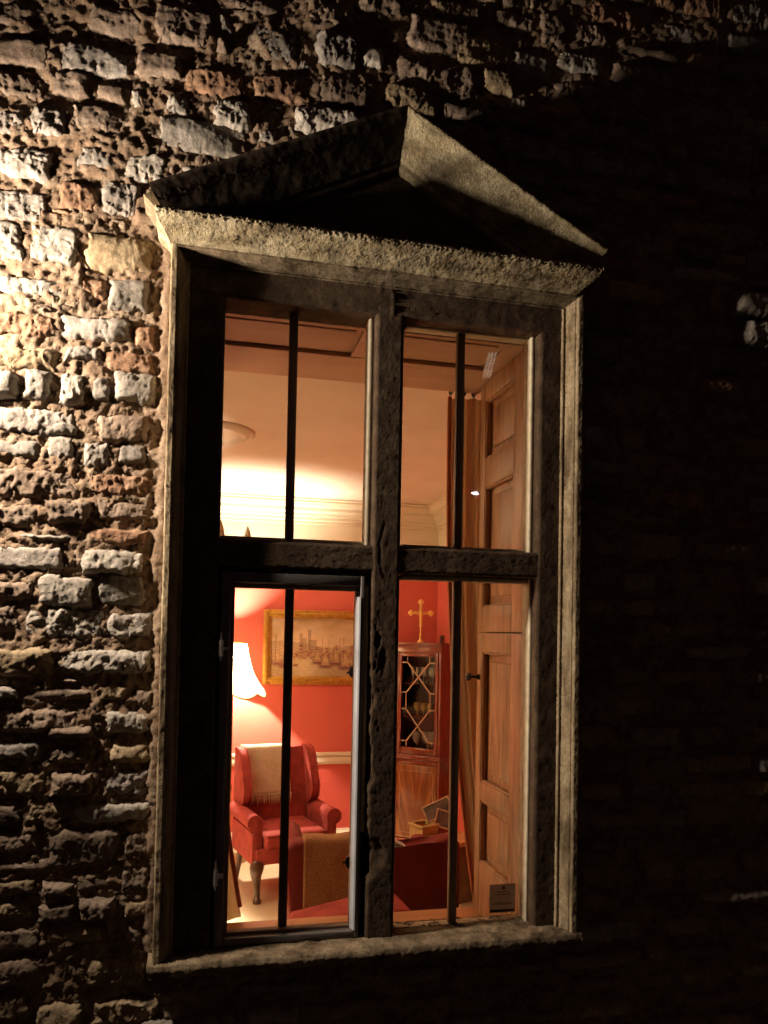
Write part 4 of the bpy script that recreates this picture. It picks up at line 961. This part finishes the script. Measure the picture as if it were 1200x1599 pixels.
# wall lantern left of the frame: the light that rakes the stones
lx, ly, lz = LANTERN
wl = tag(empty('wall_lantern', (lx, 0.0, lz-.18)), 'iron wall lantern with a lit bulb on the stone wall left of the window', 'lantern')
b = MB(); b.box(lx-.035, lx+.035, -.03, .02, lz-.30, lz-.14, .006); b.tube([(lx, -.02, lz-.22), (lx, -.10, lz-.26), (lx, -.19, lz-.24), (lx, ly, lz-.14)], .009, 8); b.build('bracket', black_m, wl, smooth=True, world=True)
b = MB(); b.lathe([(.0, .21), (.012, .20), (.02, .18), (.084, .128), (.086, .122), (.080, .120), (.0, .15)], (lx, ly, lz), 6); b.build('cap', black_m, wl, world=True)
b = MB(); b.lathe([(.0, -.15), (.05, -.14), (.055, -.125), (.0, -.12)], (lx, ly, lz), 6); b.build('base', black_m, wl, world=True)
b = MB(); b.ball((lx, ly, lz), .022, 12, (1, 1, 1.4)); b.build('bulb', emit_mat('lantern_bulb', (1, .8, .55), 20), wl, smooth=True, world=True)
l = bpy.data.lights.new('lantern_light', 'POINT'); l.energy = LANTERN_W; l.color = LANTERN_COL; l.shadow_soft_size = .045
lo = bpy.data.objects.new('lantern_light', l); COL.objects.link(lo); lo.parent = wl; lo.location = (0, ly, .18)
# lamp post behind the camera, seen only as a glint in the upper right pane
d = ray(743, 770); p0 = at(743, 770, GY); gp = p0 + np.array([d[0], -d[1], d[2]])/d[1]*6.0
lp = tag(empty('lamp_post', (gp[0], gp[1], -.95)), 'garden lamp post whose light glints in the window glass', 'lamp post')
b = MB(); b.tube([(0, 0, 0), (0, 0, gp[2]+.95-.10)], [.05, .035], 10); b.lathe([(0, gp[2]+1.12), (.10, gp[2]+1.04), (.0, gp[2]+1.03)], n=12); b.build('post', black_m, lp, smooth=True)
b = MB(); b.ball((0, 0, gp[2]+.95), .022, 10, (2.2, 1, 1)); b.build('globe', emit_mat('post_globe', (.85, .92, 1), 60), lp, smooth=True)
# the house opposite, with added glowing strips that make a streak in the same pane
def refl(px, py, k):
    d = ray(px, py); return at(px, py, GY) + np.array([d[0], -d[1], d[2]])/d[1]*k
q0, q1 = refl(769, 551, 12.0), refl(760, 590, 12.0)
hs = tag(empty('neighbouring_house', (q0[0], q0[1]-.2, -.95)), 'dark gabled house opposite with added glowing strips for the reflection in the glass', 'house')
b = MB(); hx, hy = q0[0], q0[1]-.25; b.prism([(hx-3.5, -.95), (hx+3.5, -.95), (hx+3.5, 5.6), (hx, q0[2]+3.5), (hx-3.5, 5.6)], 'y', hy-5, hy); b.build('gable_wall', st_brown, hs, world=True)
b = MB(); b.prism([(hx-3.9, 5.45), (hx, q0[2]+3.72), (hx+3.9, 5.45), (hx+3.9, 5.2), (hx, q0[2]+3.47), (hx-3.9, 5.2)], 'y', hy-5.2, hy+.15); b.build('roof', black_m, hs, world=True)
dv = (q1-q0); n_ = np.array([1, 0, 0]); wf = MB(); lit = MB(); ww = .085
for k in range(3):
    o_ = np.array([(k-1)*ww*.72, .26, 0]); lit.bar(tuple(q0+o_-np.array([0, .25, 0])), tuple(q1+o_-np.array([0, .25, 0])), ww*.42, .02)
wf.bar(tuple(q0+np.array([0, -.24, 0])-dv*.06), tuple(q1+np.array([0, -.24, 0])+dv*.06), ww*2.6, .02)
fr = wf.build('window', cream_paint, hs, world=True); lit.build('pane', emit_mat('streak_glow', (1, .85, .66), 7), fr)  # backing and glowing strips, added only for their reflection
